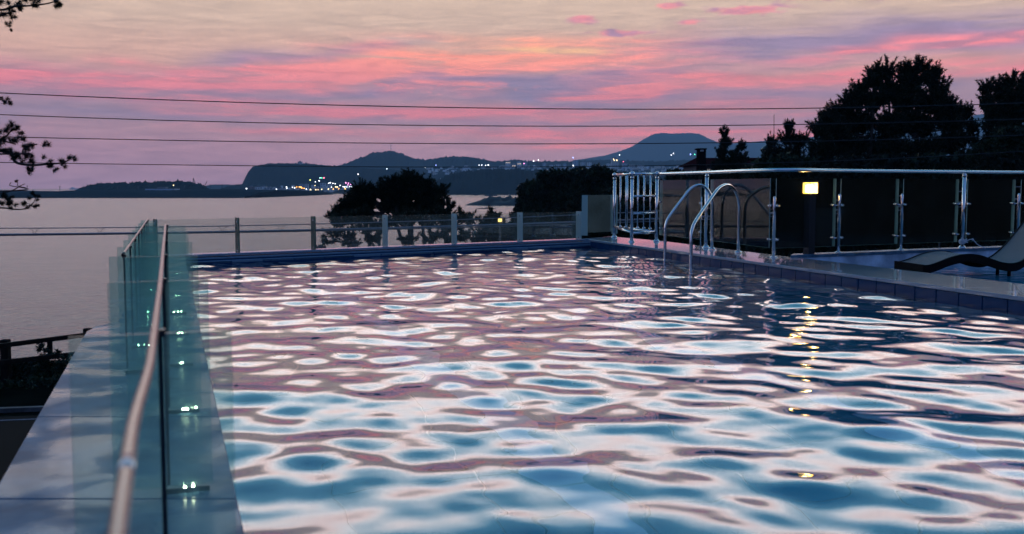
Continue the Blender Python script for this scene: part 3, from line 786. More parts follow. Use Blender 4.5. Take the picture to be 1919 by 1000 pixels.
# ------------------------------------------------------------------ pool ladder
def ladder():
    bases = [P(1334, 467), P(1383.6, 473.5)]; ins = [(1246, 486), (1294.5, 507)]
    root = empty('pool_ladder', bases[1], 'stainless steel pool ladder with two arched handrails rising from the water', 'pool ladder')
    lowers = []
    for k in range(2):
        b = bases[k]; w = P(ins[k][0], ins[k][1], Z_WATER)
        ft = Vector((w.x, w.y, -1.1))
        D = lambda z: Vector((0, 0, z))
        dirn = Vector((b.x-w.x, b.y-w.y, 0))
        pts = [ft, w + D(0), Vector((w.x, w.y, .34))]
        e = dirn
        q = lambda t, z: Vector((w.x, w.y, 0)) + e*t + D(z)
        prof = [q(0,.34), q(.02,.41), q(.09,.52), q(.42,.84), q(.52,.925), q(.60,.965), q(.69,.985), q(.78,.975), q(.87,.93), q(.95,.84), q(.99,.74), q(1,.62), q(1,.40)]
        path = [ft, w, q(0,.18)] + smooth_path(prof, 4) + [q(1,.2), q(1,.005)]
        bm = bmesh.new(); tube(bm, path, .0225, 18); adopt(root, from_bm('handrail', bm, M_['steel']))
        bm = bmesh.new(); lathe(bm, Vector((b.x, b.y, .003)), [(.055,0),(.055,.006),(.046,.016),(.028,.03)], 20); adopt(root, from_bm('base_flange', bm, M_['steel']))
        lowers.append(Vector((w.x, w.y, 0)))
    for z in (-.35, -.62, -.89):
        bm = bmesh.new(); a, b = lowers; d = (b-a); T = Matrix.Translation(Vector((a.x,a.y,z))) @ Matrix.Rotation(math.atan2(d.y,d.x),4,'Z')
        box(bm, (0,-.04,0),(d.length,.04,.025), T); adopt(root, from_bm('step', bm, M_['steel']))
ladder()
# ------------------------------------------------------------------ bollard lamp
def bollard(px, py, z, label, sc=1.0, D=None, glow=1):
    c = P(px, py, z) if D is None else PD(px, py, D)
    root = empty('bollard_lamp', c, label, 'lamp')
    s = .057*sc; rot = Matrix.Rotation(math.radians(28), 4, 'Z')
    T = Matrix.Translation(c) @ rot
    def add(n, lo, hi, m):
        bm = bmesh.new(); box(bm, lo, hi, T); bmesh.ops.bevel(bm, geom=bm.edges[:], offset=.003*sc, segments=1, affect='EDGES'); adopt(root, from_bm(n, bm, M_[m]))
    add('foot', (-s*1.15,-s*1.15,0), (s*1.15,s*1.15,.012*sc), 'dark')
    add('post', (-s,-s,.012*sc), (s,s,.865*sc), 'dark')
    h0, h1 = .868*sc, 1.018*sc; s = .076*sc
    add('lamp_core', (-s*.34,-s*.34,h0+.012), (s*.34,s*.34,h1-.03), 'lamp_core')
    for x in (-1, 1):
        for y in (-1, 1):
            add('lamp_frame', (x*s-.008*sc*(x>0)-0*s, y*s-.008*sc*(y>0), h0), (x*s+.008*sc*(x<0), y*s+.008*sc*(y<0), h1), 'dark')
    g = s*.93
    add('lamp_glass', (-g,-g,h0), (g,g,h1-.001), 'lamp')
    add('lamp_cap', (-s*1.08,-s*1.08,h1), (s*1.08,s*1.08,h1+.022*sc), 'dark')
bollard(1515.5, 479, 0.0, 'lit square bollard lamp standing on the deck in front of the railing')
# ------------------------------------------------------------------ lounger in the basin
def wicker():
    m = bpy.data.materials.new('grey_wicker'); m.use_nodes = True; nt = m.node_tree; b = nt.nodes['Principled BSDF']
    b.inputs['Roughness'].default_value = .45
    tc = nt.nodes.new('ShaderNodeTexCoord'); w1 = nt.nodes.new('ShaderNodeTexWave'); w2 = nt.nodes.new('ShaderNodeTexWave')
    w1.bands_direction = 'X'; w2.bands_direction = 'Y'
    for w in (w1, w2):
        w.inputs['Scale'].default_value = 22; w.inputs['Distortion'].default_value = .3; nt.links.new(tc.outputs['UV'], w.inputs['Vector'])
    mu = nt.nodes.new('ShaderNodeMath'); mu.operation = 'MULTIPLY'; nt.links.new(w1.outputs['Fac'], mu.inputs[0]); nt.links.new(w2.outputs['Fac'], mu.inputs[1])
    r = nt.nodes.new('ShaderNodeValToRGB'); r.color_ramp.elements[0].color = (.015,.017,.022,1); r.color_ramp.elements[1].color = (.26,.29,.34,1)
    r.color_ramp.elements[0].position = .08; r.color_ramp.elements[1].position = .6
    nt.links.new(mu.outputs[0], r.inputs[0]); nt.links.new(r.outputs[0], b.inputs['Base Color'])
    bp = nt.nodes.new('ShaderNodeBump'); bp.inputs['Strength'].default_value = .8; bp.inputs['Distance'].default_value = .004
    nt.links.new(mu.outputs[0], bp.inputs['Height']); nt.links.new(bp.outputs[0], b.inputs['Normal'])
    return m
def lounger():
    near = Vector((5.236, 12.6, 0)); far = Vector((5.13, 13.29, 0)); wv = (far-near); W = wv.length; wd = wv.normalized()
    ld = Vector((wd.y, -wd.x, 0))
    prof = [(0,-.045),(.08,-.04),(.2,-.005),(.38,.058),(.58,.092),(.76,.078),(.95,.02),(1.08,-.018),(1.22,-.034),(1.34,-.012),(1.46,.06),(1.6,.185),(1.75,.355),(1.9,.53),(1.98,.60)]
    sp_ = smooth_path([Vector((s, 0, z)) for s, z in prof], 5)
    root = empty('sun_lounger', near, 'wavy grey woven sun lounger with thick dark sides, resting over shallow water at the right', 'sun lounger')
    # top web
    bm = bmesh.new(); uv = bm.loops.layers.uv.new('UVMap'); rows = []
    nw = 7
    acc = 0
    for i, p in enumerate(sp_):
        if i: acc += (p - sp_[i-1]).length
        row = []
        for j in range(nw):
            t = j/(nw-1); q = near + ld*p.x + wd*(W*(.045+.91*t)); v = bm.verts.new((q.x, q.y, p.z - .008*math.sin(PI*t) + .004)); row.append((v, acc, t*W))
        rows.append(row)
    for a, b in zip(rows, rows[1:]):
        for j in range(nw-1):
            f = bm.faces.new((a[j][0], a[j+1][0], b[j+1][0], b[j][0])); f.smooth = True
            for lp, s in zip(f.loops, (a[j], a[j+1], b[j+1], b[j])): lp[uv].uv = (s[1]*2.4, s[2]*2.4)
    adopt(root, from_bm('woven_seat', bm, wicker()))
    def side(t0, t1, th):
        bm = bmesh.new(); ra = []
        for i, p in enumerate(sp_):
            tt = th*(1 if p.x < 1.3 else max(.45, 1-(p.x-1.3)*1.1))
            row = []
            for (t, dz) in ((t0, 0.012), (t1, 0.012), (t1, -tt), (t0, -tt)):
                q = near + ld*p.x + wd*(W*t); row.append(bm.verts.new((q.x, q.y, p.z + dz - (0.0))))
            ra.append(row)
        for a, b in zip(ra, ra[1:]):
            for k in range(4): bm.faces.new((a[k], a[(k+1) % 4], b[(k+1) % 4], b[k]))
        bm.faces.new(ra[0]); bm.faces.new(ra[-1][::-1])
        return bm
    wk = mat('dark_wicker_side', (.004,.004,.005), .7, spec=.1, bump=(90, .6, .004))
    adopt(root, from_bm('side_frame', side(0, .045, .095), wk)); adopt(root, from_bm('side_frame', side(.955, 1, .095), wk))
    adopt(root, from_bm('underside', side(.046, .954, .03), wk).copy() if False else from_bm('under_frame', _under(sp_, near, ld, wd, W), wk))
    bm = bmesh.new(); 
    for t in (0.0,):
        vs = []
        q0 = near - ld*.0; 
    T = Matrix.Translation(near) @ Matrix.Rotation(math.atan2(ld.y, ld.x), 4, 'Z')
    box(bm, (-.014, 0.0, -.135), (-.001, W, -.028), T); adopt(root, from_bm('end_frame', bm, wk))
    for s in (1.22,):
        for t in (.08, .42):
            bm = bmesh.new(); q = near + ld*s + wd*(W*t); tube(bm, [(q.x, q.y, -.31), (q.x, q.y, -.11)], .022, 10); adopt(root, from_bm('leg', bm, wk))
def _under(sp_, near, ld, wd, W):
    bm = bmesh.new(); ra = []
    for p in sp_:
        row = []
        for (t, dz) in ((.047, -.012), (.953, -.012), (.953, -.04), (.047, -.04)):
            q = near + ld*p.x + wd*(W*t); row.append(bm.verts.new((q.x, q.y, p.z+dz)))
        ra.append(row)
    for a, b in zip(ra, ra[1:]):
        for k in range(4): bm.faces.new((a[k], a[(k+1) % 4], b[(k+1) % 4], b[k]))
    bm.faces.new(ra[0]); bm.faces.new(ra[-1][::-1]); return bm
lounger()
# white cord knotted round the railing post
def cord():
    c = Vector((FP[6].x, FP[6].y, .10)); bm = bmesh.new(); r = random.Random(4)
    for k in range(5):
        z = .012*k; R = .036+r.uniform(0,.008)
        tube(bm, [c + Vector((R*math.cos(a*PI/8), R*math.sin(a*PI/8), z + r.uniform(-.003,.003))) for a in range(17)], .009, 8)
    for k in range(4):
        a = r.uniform(0, 6.28); tube(bm, smooth_path([c+Vector((0,-.04,.03)), c+Vector((.05*math.cos(a), -.07, .03+.05*math.sin(a))), c+Vector((.02*math.sin(a),-.05,.02))], 5), .009, 8)
    tube(bm, smooth_path([c+Vector((0,-.045,.03)), c+Vector((.06,-.06,.05)), c+Vector((.13,-.06,.06)), c+Vector((.2,-.09,-.02)), c+Vector((.3,-.12,-.065))], 6), .006, 8)
    ball(bm, c+Vector((.13,-.06,.06)), .016, 8)
    o = from_bm('cord', bm, mat('white_cord', (.55,.57,.62), .8), smooth=True); tag(o, 'white cord knotted round the foot of the tall railing post behind the lounger', 'cord')
cord()
# ------------------------------------------------------------------ overhead wires and the low cable
def wire(pts, D, r, label, name='wire', group=None, n=40):
    xs = np.array([p[0] for p in pts], float); ys = np.array([p[1] for p in pts], float)
    deg = min(3, len(pts)-1); co = np.polyfit(xs/1000, ys, deg)
    X = np.linspace(-700, 2600, n); path = []
    for x in X:
        y = np.polyval(co, x/1000) if -200 < x < 2100 else None
        if y is None: continue
        path.append(PD(x, y, D))
    bm = bmesh.new(); tube(bm, path, r, 6); o = from_bm(name, bm, M_['wire_low' if group == 'low wires' else 'wire']); tag(o, label, 'wire' if name == 'wire' else 'cable', group); return o, co
wire([(0,174),(480,191.5),(960,204),(1580,200.5),(1919,193)], 24.0, .013, 'topmost of the four thin overhead wires crossing the sky', group='overhead wires')
wire([(0,214.5),(480,229),(960,236.5),(1520,232),(1919,223)], 24.2, .012, 'second from the top of the four overhead wires', group='overhead wires')
wire([(0,256),(480,265),(960,269.5),(1450,265.5),(1919,253)], 24.4, .012, 'third from the top of the four overhead wires', group='overhead wires')
wire([(0,304),(480,310.5),(960,312.5),(1400,306.5),(1919,283)], 24.6, .011, 'lowest of the four overhead wires, just above the hills', group='overhead wires')
wire([(0,427.5),(443,422.5),(1098,402),(1500,379),(1919,349)], 26.0, .014, 'thin messenger wire above the drooping cable behind the glass', group='low wires')
cb, cco = wire([(0,439),(443,433.5),(1098,415),(1500,397),(1919,372)], 26.0, .028, 'thick drooping black cable hung below its messenger wire over the sea', name='cable', group='low wires')
wire([(0,441),(443,436),(1098,418),(1500,404),(1919,380)], 26.1, .013, 'thin cable running just below the thick drooping cable', name='cable', group='low wires')
for k, x in enumerate((-60, 65, 187, 310, 417, 526, 640, 760, 880, 1440)):   # ties between messenger and cable
    yc = np.polyval(cco, x/1000); bm = bmesh.new()
    for s in (-9, 9): tube(bm, smooth_path([PD(x+s, yc-10.5, 26.0), PD(x+s*.35, yc-6, 26.0), PD(x+s*.15, yc+1, 26.0)], 4), .008, 6)
    o = from_bm('tie', bm, M_['wire']); o.parent = cb

# ------------------------------------------------------------------ trees
def needles(cent, dirs, length, nn, nl, nw, rng, sweep=.55):
    """bottle-brush shoots: cent (n,3), dirs (n,3), nn needles each -> triangles"""
    n = len(cent)
    t = rng.uniform(0, 1, (n, nn)); 
    base = cent[:, None, :] + dirs[:, None, :]*(t*length[:, None])[..., None]
    rnd = rng.normal(size=(n, nn, 3)); rnd /= np.linalg.norm(rnd, axis=-1, keepdims=True)
    d = rnd + dirs[:, None, :]*sweep; d /= np.linalg.norm(d, axis=-1, keepdims=True)
    side = np.cross(d, rng.normal(size=(n, nn, 3))); side /= np.linalg.norm(side, axis=-1, keepdims=True)+1e-9
    L = nl*rng.uniform(.6, 1.15, (n, nn, 1))
    a = base - side*nw*.5; b = base + side*nw*.5; c = base + d*L
    V = np.stack([a, b, c], 2).reshape(-1, 3); return V
def tri_obj(name, Vs, m, parent):
    V = np.concatenate(Vs); Fc = np.arange(len(V)).reshape(-1, 3); return from_np(name, V, Fc, m, parent)
def limb(bm, a, b, r0, r1, rng, wob=.08):
    a, b = Vector(a), Vector(b); L = (b-a).length; pts = []
    for k in range(6):
        t = k/5; q = a.lerp(b, t); 
        if 0 < k < 5: q += Vector(rng.normal(0, wob*L*.4, 3))
        pts.append(q)
    sp2 = smooth_path(pts, 3); n = len(sp2)
    tube(bm, sp2, [r0 + (r1-r0)*i/(n-1) for i in range(n)], 7)
def tree(name, label, lobes, D, trunk, ground, seed, density=1.0, shoot=.45, nl=.13, nw=.016, mneedle='needle', group=None, upness=.8, leafy=False, trunks=None, depthf=.8, nn=34, trunk_r=.16, core=True):
    """lobes: (px, py, rx_px, ry_px); trunk: (px_base, px_top, py_top)"""
    rng = np.random.default_rng(seed)
    tb = PD(trunk[0], 400, D); tb.z = ground
    root = empty(name, tb, label, 'tree', group)
    bm = bmesh.new(); tt = PD(trunk[1], trunk[2], D)
    tl = [(tb, tt)] + [(Vector((PD(a,400,D).x, D+rng.uniform(-.6,.6), ground)), PD(b, c, D)) for a, b, c in (trunks or [])]
    for a, b in tl: limb(bm, a, b, trunk_r, trunk_r*.35, rng, .05)
    Vs = []
    for (px, py, rx, ry) in lobes:
        c = np.array(PD(px, py, D)); R = np.array([rx*D/F, rx*D/F*depthf, ry*D/F]); c[1] += rng.uniform(-.3, .3)*R[1]
        # limb from nearest trunk
        best = min(tl, key=lambda ab: abs(ab[1].x - c[0])); a, b = best
        t = max(.25, min(1, (c[2]-R[2]*.8 - a.z)/max(.1, b.z-a.z))); st = a.lerp(b, t)
        limb(bm, st, Vector(c), trunk_r*.4, .02, rng, .1)
        if not leafy: R = R*.8
        n = int(max(6, (1.35 if leafy else .55)*density*(rx*ry)**.62))
        u = rng.normal(size=(n, 3)); u /= np.linalg.norm(u, axis=1, keepdims=True)
        rad = rng.uniform(.3, 1.0, (n, 1))**.6
        pts = c + u*R*rad*.92
        dirs = u*np.array([1, 1, .6]) + np.array([0, 0, upness]) + rng.normal(0, .25, (n, 3)); dirs /= np.linalg.norm(dirs, axis=1, keepdims=True)
        ln = shoot*rng.uniform(.45, 1.15, n)
        if leafy:
            Vs.append(needles(pts, dirs, ln, nn, nl, nw, rng, .1))
        else:
            Vs.append(needles(pts, dirs, ln, nn*2, nl, nw*1.3, rng, .8))
        if core:   # dense older foliage inside
            m = int(n*(1.3 if leafy else (4.5 if rx > 22 and py > 225 else (2.2 if rx > 25 else .7)))); u = rng.normal(size=(m, 3)); u /= np.linalg.norm(u, axis=1, keepdims=True)
            pts = c + u*R*rng.uniform(0, .6, (m, 1)); dirs = rng.normal(size=(m, 3)); dirs /= np.linalg.norm(dirs, axis=1, keepdims=True)
            Vs.append(needles(pts, dirs, np.full(m, shoot*.6), 12, nl*1.4, nw*4, rng))
        for _ in range(max(1, int(rx/14))):
            e = c + rng.normal(size=3)*R*.5; limb(bm, Vector(c), Vector(e), .03, .008, rng, .1)
    tr = from_bm('trunk', bm, M_['bark']); adopt(root, tr)
    cr = tri_obj('crown', Vs, M_[mneedle], None); adopt(root, cr)
    return root
def auto_lobes(outline, n, rmin, rmax, seed, floor=None):
    """fill a skyline (list of px,py tops) down to floor with lobes"""
    r = random.Random(seed); out = []
    x0, x1 = outline[0][0], outline[-1][0]
    for i in range(n):
        x = r.uniform(x0, x1); top = float(np.interp(x, [p[0] for p in outline], [p[1] for p in outline]))
        rr = r.uniform(rmin, rmax); y = r.uniform(top+rr*.9, max(top+rr, floor))
        out.append((x, y, rr*1.25, rr))
    return out
# shore pines in the middle
oA = [(628,402),(640,385),(655,368),(668,350),(685,336),(700,328),(712,342),(722,345),(735,332),(748,324),(765,322),(785,324),(797,330),(808,342),(820,338),(832,350),(850,352),(862,362),(868,375),(850,392)]
LA = auto_lobes(oA, 46, 11, 20, 1, 396)
tree('pine_tree', 'broad dark shore pine with the widest crown, rising above the far glass fence', LA, 46, (775,752,350), -8.5, 21, 1.35, .42, .15, .03,
     trunks=[(735,715,365),(815,800,365),(850,830,375)], group='pines on the shore beyond the pool')
tree('pine_tree', 'ragged lower pine seen through the far glass left of the broad one', [(640,412,20,9),(668,406,26,10),(625,440,14,7),(612,452,12,4),(650,445,18,8),(685,430,20,10),(700,450,18,8),(655,460,18,5),(690,412,22,9),(715,425,18,9)], 43, (690,680,405), -8.5, 22, 1.2, .4, .15, .028,
     trunks=[(705,712,410),(668,660,420)], group='pines on the shore beyond the pool')
tree('pine_tree', 'pine with slim leaning trunks seen through the far glass right of the broad one', [(770,452,16,6),(810,445,22,9),(840,425,24,10),(868,408,20,7),(885,414,14,5),(850,450,22,8),(800,412,26,9),(830,406,26,9),(765,410,28,9),(735,414,22,8),(872,440,12,6)], 42, (838,832,405), -8.5, 23, 1.2, .4, .15, .028,
     trunks=[(770,765,402),(782,772,402),(725,728,405),(800,790,405)], group='pines on the shore beyond the pool')
tree('pine_tree', 'small pine beside the yellow lamp, seen through the far glass', [(925,408,12,8),(915,424,18,10),(940,430,22,12),(905,442,18,9),(935,450,28,9),(958,440,14,10),(893,452,14,5)], 40, (930,927,404), -8, 24, 1.5, .4, .15, .028, group='pines on the shore beyond the pool')
tree('pine_tree', 'dark pine at the far corner of the pool, filling the last two fence panels', auto_lobes([(972,420),(985,404),(1010,398),(1040,400),(1090,396),(1150,388)], 22, 14, 22, 5, 452), 38, (1030,1030,410), -8, 25, 1.7, .4, .15, .028, group='pines on the shore beyond the pool')
# wood behind the corner
for k, (x0, x1, ol, D, lb) in enumerate([
    (975, 1060, [(976,395),(978,372),(985,348),(1000,332),(1020,322),(1040,318),(1062,318)], 92, 'dark round tree at the left end of the wood behind the glass corner'),
    (1035, 1120, [(1030,330),(1045,318),(1060,314),(1085,311),(1105,313),(1120,318)], 100, 'highest tree of the dark wood left of the steel railing'),
    (1095, 1165, [(1090,322),(1110,313),(1130,314),(1150,320),(1170,326)], 96, 'dark tree of the wood just behind the first railing post'),
    (1150, 1300, [(1150,328),(1180,332),(1220,336),(1250,325),(1265,316),(1280,322),(1310,330)], 78, 'low dark tree of the wood behind the railing gate')]):
    tree('broadleaf_tree', lb, auto_lobes(ol, 46, 9, 15, 30+k, 415), D, ((x0+x1)/2, (x0+x1)/2, 360), -7, 40+k, 1.9, .5, .34, .20, mneedle='leaf', leafy=True, upness=.3, nn=16, group='trees of the wood behind the pool', depthf=1.0)
# pines at the right
tree('pine_tree', 'small pointed pine in front of the red-roofed house', [(1357,250,5,10),(1360,268,11,11),(1352,287,14,11),(1365,305,26,12),(1388,275,6,11),(1378,292,13,9),(1395,300,10,8),(1342,315,14,8),(1380,318,26,9)], 57, (1362,1358,248), -6, 51, 2.6, .34, .15, .03, upness=1.4, group='pines behind the right railing', trunk_r=.08, nn=26)
tree('pine_tree', 'medium pine between the red-roofed house and the tallest pine', [(1480,240,8,12),(1478,262,20,14),(1447,268,8,9),(1452,290,20,15),(1497,270,8,16),(1508,262,4,9),(1485,292,30,18),(1455,315,30,12),(1500,315,34,14),(1440,300,14,12)], 58, (1480,1480,240), -6, 52, 2.6, .46, .16, .033, upness=1.3, group='pines behind the right railing', trunk_r=.1, nn=26)
big = [(1640,140,9,15),(1634,158,16,14),(1662,138,8,16),(1660,165,20,18),(1694,136,7,14),(1712,132,10,15),(1725,128,7,12),(1705,158,26,22),(1740,150,14,16),(1752,145,6,14),(1760,170,14,18),(1612,170,12,14),(1605,190,18,18),(1588,192,6,10),(1640,190,34,24),(1695,190,40,28),(1745,195,28,26),(1575,215,24,18),(1553,228,10,12),(1545,222,5,10),(1535,245,14,14),(1560,250,30,20),(1610,230,40,28),(1670,235,50,32),(1725,235,40,30),(1762,215,14,20),(1772,195,8,14),(1783,208,6,12),(1775,235,22,20),(1545,285,34,26),(1600,280,46,30),(1665,285,54,32),(1730,285,44,30),(1780,270,26,24),(1545,320,36,20),(1610,322,50,20),(1680,322,54,20),(1745,320,46,20)]
tree('pine_tree', 'tallest pine of all, a broad dark crown with upright tips right of centre', big, 56, (1670,1665,150), -6, 53, 2.6, .70, .18, .036, upness=1.25, group='pines behind the right railing', trunks=[(1700,1712,140),(1640,1640,150)], nn=28)
tree('pine_tree', 'thin pine leaning between the tallest pine and the one at the right edge', [(1800,210,7,12),(1815,212,6,14),(1795,235,16,14),(1822,240,12,14),(1800,262,24,16),(1830,270,16,14),(1805,300,30,20),(1838,305,22,20),(1845,285,8,14)], 57, (1810,1802,208), -6, 54, 2.6, .48, .16, .033, upness=1.4, group='pines behind the right railing', trunk_r=.08, nn=26)
tree('pine_tree', 'tall dark pine with candle tips cut by the right edge of the photo', [(1848,172,5,16),(1852,198,9,14),(1873,168,4,14),(1876,190,8,14),(1893,160,6,18),(1895,190,14,18),(1918,162,6,16),(1915,190,14,20),(1862,215,18,14),(1895,225,26,20),(1930,215,24,26),(1870,250,24,18),(1915,260,34,24),(1950,240,30,30),(1855,235,8,12)], 53, (1900,1897,160), -6, 55, 3.0, .68, .18, .036, upness=1.5, group='pines behind the right railing', nn=28)
tree('broadleaf_tree', 'bushy round-topped tree at the right edge just above the railing', auto_lobes([(1838,292),(1855,268),(1875,250),(1900,240),(1960,236)], 26, 12, 22, 61, 325), 50, (1900,1900,260), -6, 56, 2.6, .5, .30, .13, mneedle='leaf', leafy=True, upness=.4, nn=22, group='trees right behind the railing')
for k, (x0, x1, top, D, lb) in enumerate([(1180,1330,345,56,'dark leafy tree behind the ladder and the railing gate'),(1300,1450,326,57,'dark leafy tree behind the glass panels right of the ladder'),
        (1420,1580,302,54,'dark leafy tree directly behind the lit bollard lamp'),(1560,1720,300,52,'dark leafy tree behind the two glass panels right of the lamp'),
        (1700,1850,296,51,'dark leafy tree behind the lounger and the tall railing post'),(1830,2000,300,49,'dark leafy tree behind the glass at the right edge')]):
    ol = [(x0, top+18), (x0+30, top+3), ((x0+x1)/2, top), (x1-30, top+5), (x1, top+16)]
    tree('leafy_tree', lb, auto_lobes(ol, 46, 18, 30, 70+k, 470), D, ((x0+x1)/2, (x0+x1)/2, top+30), -6, 80+k, 1.7, .62, .31, .16, mneedle='needle_dark' if k % 2 else 'leaf', leafy=True, upness=.2, nn=20, group='leafy trees right behind the railing', depthf=.7)
# a dark wooded bank below and behind them
bm = bmesh.new()
vs = [bm.verts.new(v) for v in [(7,64,-7.5),(110,58,-7.5),(110,88,1.5),(30,88,1.2),(15,88,-1.6),(9,76,-6.0)]]
bm.faces.new(vs); bank = from_bm('wooded_bank', bm, M_['earth'], kind='structure')

# pale limb seen through the glass behind the lamp
# near pine at the left, branch by branch
def near_pine():
    D = 7.5; rng = np.random.default_rng(99)
    tb = Vector((-6.0, 7.6, -5.6)); root = empty('pine_tree', tb, 'near pine whose twiggy branches reach in from the left edge of the sky', 'tree')
    bm = bmesh.new(); limb(bm, tb, Vector((-5.2, 7.6, 3.6)), .14, .05, rng, .03)
    tufts = []
    def branch(pts, r0=.018, r1=.004, st=(-5.5, .3)):
        p3 = [Vector((-5.45, 7.6, PD(pts[0][0], pts[0][1]+6, D).z))] + [PD(x, y, D) for x, y in pts]
        s = smooth_path(p3, 5); n = len(s); tube(bm, s, [r0+(r1-r0)*i/(n-1) for i in range(n)], 6)
    def tuft(x, y, r, up=.2, dx=.4):
        tufts.append((x, y, r, dx, up))
    branch([(-60,278),(-20,280),(0,282),(20,288),(30,304),(60,309),(90,307),(115,305),(132,298)])
    branch([(-40,262),(5,258),(20,246),(35,238)], .010)
    branch([(20,288),(40,288),(45,278),(62,272),(70,270)], .008)
    branch([(-40,270),(0,262),(15,266),(30,270)], .010)
    for x, y, r in ((6,250,12),(18,242,11),(28,238,11),(38,243,8),(30,250,9),(4,265,13),(18,262,10),(10,276,12),(27,270,12),(38,276,10),(52,272,11),(70,271,11),(62,278,9),(30,290,12),(44,290,10),(52,294,9),(36,300,12),(22,298,8),(64,305,10),(66,318,9),(60,322,8),(98,302,10),(100,312,8),(108,318,8),(113,306,10),(124,303,10),(130,299,10),(2,284,10),(18,284,8)):
        tuft(x, y, r)
    branch([(-60,8),(0,18),(25,12),(60,10),(90,6),(108,0)], .012)
    branch([(-40,30),(0,28),(30,20)], .009)
    for x, y, r in ((4,8,13),(18,4,12),(30,10,12),(45,5,11),(60,8,11),(74,4,10),(88,6,11),(100,3,10),(104,10,7),(4,24,12),(14,32,10),(5,44,8),(24,20,10),(78,16,8),(36,18,8),(8,52,4)): tuft(x, y, r)
    branch([(-40,190),(0,182),(6,182)], .006)
    for x, y, r in ((3,180,8),(6,188,8),(2,194,8)): tuft(x, y, r)
    # lower twigs
    branch([(-50,368),(0,362),(22,357),(38,348),(47,344)], .008, .002)
    branch([(22,357),(18,347),(21,341)], .005, .002)
    branch([(20,358),(32,347),(33,341)], .004, .002)
    branch([(-50,392),(0,389),(30,392),(50,390),(62,380),(68,368)], .009, .002)
    for x, y, r in ((6,372,9),(16,366,8),(10,382,10),(22,376,9),(0,368,9),(20,386,7),(48,382,8),(55,378,9),(62,374,7),(68,365,6),(50,388,7),(32,341,4),(4,386,9),(58,386,6)): tuft(x, y, r)
    tr = from_bm('trunk', bm, M_['bark']); adopt(root, tr)
    C = np.array([tuple(PD(x, y, D)) for x, y, r, a, b in tufts]); C[:, 1] += rng.uniform(-.12, .12, len(C))
    Vs = []
    for c, (x, y, r, dx, up) in zip(C, tufts):
        R = r*D/F; k = 3
        cc = c + rng.normal(0, R*.33, (k, 3)); dd = rng.normal(0, .5, (k, 3)) + np.array([.6, 0, .5]); dd /= np.linalg.norm(dd, axis=1, keepdims=True)
        Vs.append(needles(cc, dd, np.full(k, R*.55), 75, R*.95, .0036, rng, .7))
    adopt(root, tri_obj('needles', Vs, M_['needle_dark'], None))
near_pine()

# ------------------------------------------------------------------ street below on the left
def road():
    d = Vector((3.4, .62, 0)).normalized(); n = Vector((-d.y, d.x, 0))
    c = PD(40, 786, 1).normalized()
    z = -5.596
    q = P(40, 786, z)
    a = q - d*60; b = q + d*60
    bm = bmesh.new(); vs = [bm.verts.new(v) for v in (a - n*7, b - n*7, b + n*.5, a + n*.5)]; bm.faces.new(vs); from_bm('road', bm, M_['asphalt'], kind='structure')
    bm = bmesh.new(); up = Vector((0,0,.004)); vs = [bm.verts.new(v+up) for v in (a - n*.06, b - n*.06, b + n*.06, a + n*.06)]; bm.faces.new(vs); o = from_bm('road_line', bm, M_['paint'], kind='structure')
    bm = bmesh.new(); box(bm, (-60,-.1,0), (60,.1,.13), Matrix.Translation(q+n*1.1) @ Matrix.Rotation(math.atan2(d.y,d.x),4,'Z')); from_bm('kerb', bm, mat('kerb_stone', (.08,.08,.09), .8, noise=(3,.2,(.03,.03,.035),5)), kind='structure')
    bm = bmesh.new(); box(bm, (-60,-.5,-6), (60,.0,-.01), Matrix.Translation(q+n*4.2) @ Matrix.Rotation(math.atan2(d.y,d.x),4,'Z')); o = from_bm('sea_wall', bm, M_['rock']); tag(o, 'dark low sea wall beside the street below the wooden fence', 'wall')
road()
def wood_fence():
    D = 33.0; z0 = -5.6
    root = empty('wooden_fence', PD(20, 700, D), 'dark wooden post and rail fence at the seaside street below the ledge', 'fence')
    def px(x, y): return PD(x, y, D + (x/165.0)*3.0)
    def post(x0, x1, y0, y1):
        c0 = px((x0+x1)/2, y0); w = (x1-x0)*D/F; c1 = px((x0+x1)/2, y1)
        bm = bmesh.new(); box(bm, (c0.x-w/2, c0.y-w/2, min(z0, c1.z)), (c0.x+w/2, c0.y+w/2, c0.z)); bmesh.ops.bevel(bm, geom=bm.edges[:], offset=.02, segments=1, affect='EDGES')
        adopt(root, from_bm('post', bm, M_['wood']))
    for x0, x1, y0 in ((2,17,636),(157,172,615),(-150,-134,658),(310,325,594)): post(x0, x1, y0, 720)
    for (xa, ya, xb, yb) in ((-150,667,318,607),(-150,696,318,643)):
        a, b = px(xa, ya), px(xb, yb); bm = bmesh.new(); d = (b-a); 
        T = Matrix.Translation(a) @ d.to_track_quat('X', 'Z').to_matrix().to_4x4(); box(bm, (0,-.06,-.075), (d.length,.06,.075), T); adopt(root, from_bm('rail', bm, M_['wood']))
    for x in (93, -70, 245):
        t = (x+150)/468; ya = 667-60*t; c = px(x, ya); w = .075; bm = bmesh.new(); box(bm, (c.x-w, c.y-.05, c.z-.55), (c.x+w, c.y+.05, c.z-.02)); adopt(root, from_bm('baluster', bm, M_['wood']))
wood_fence()
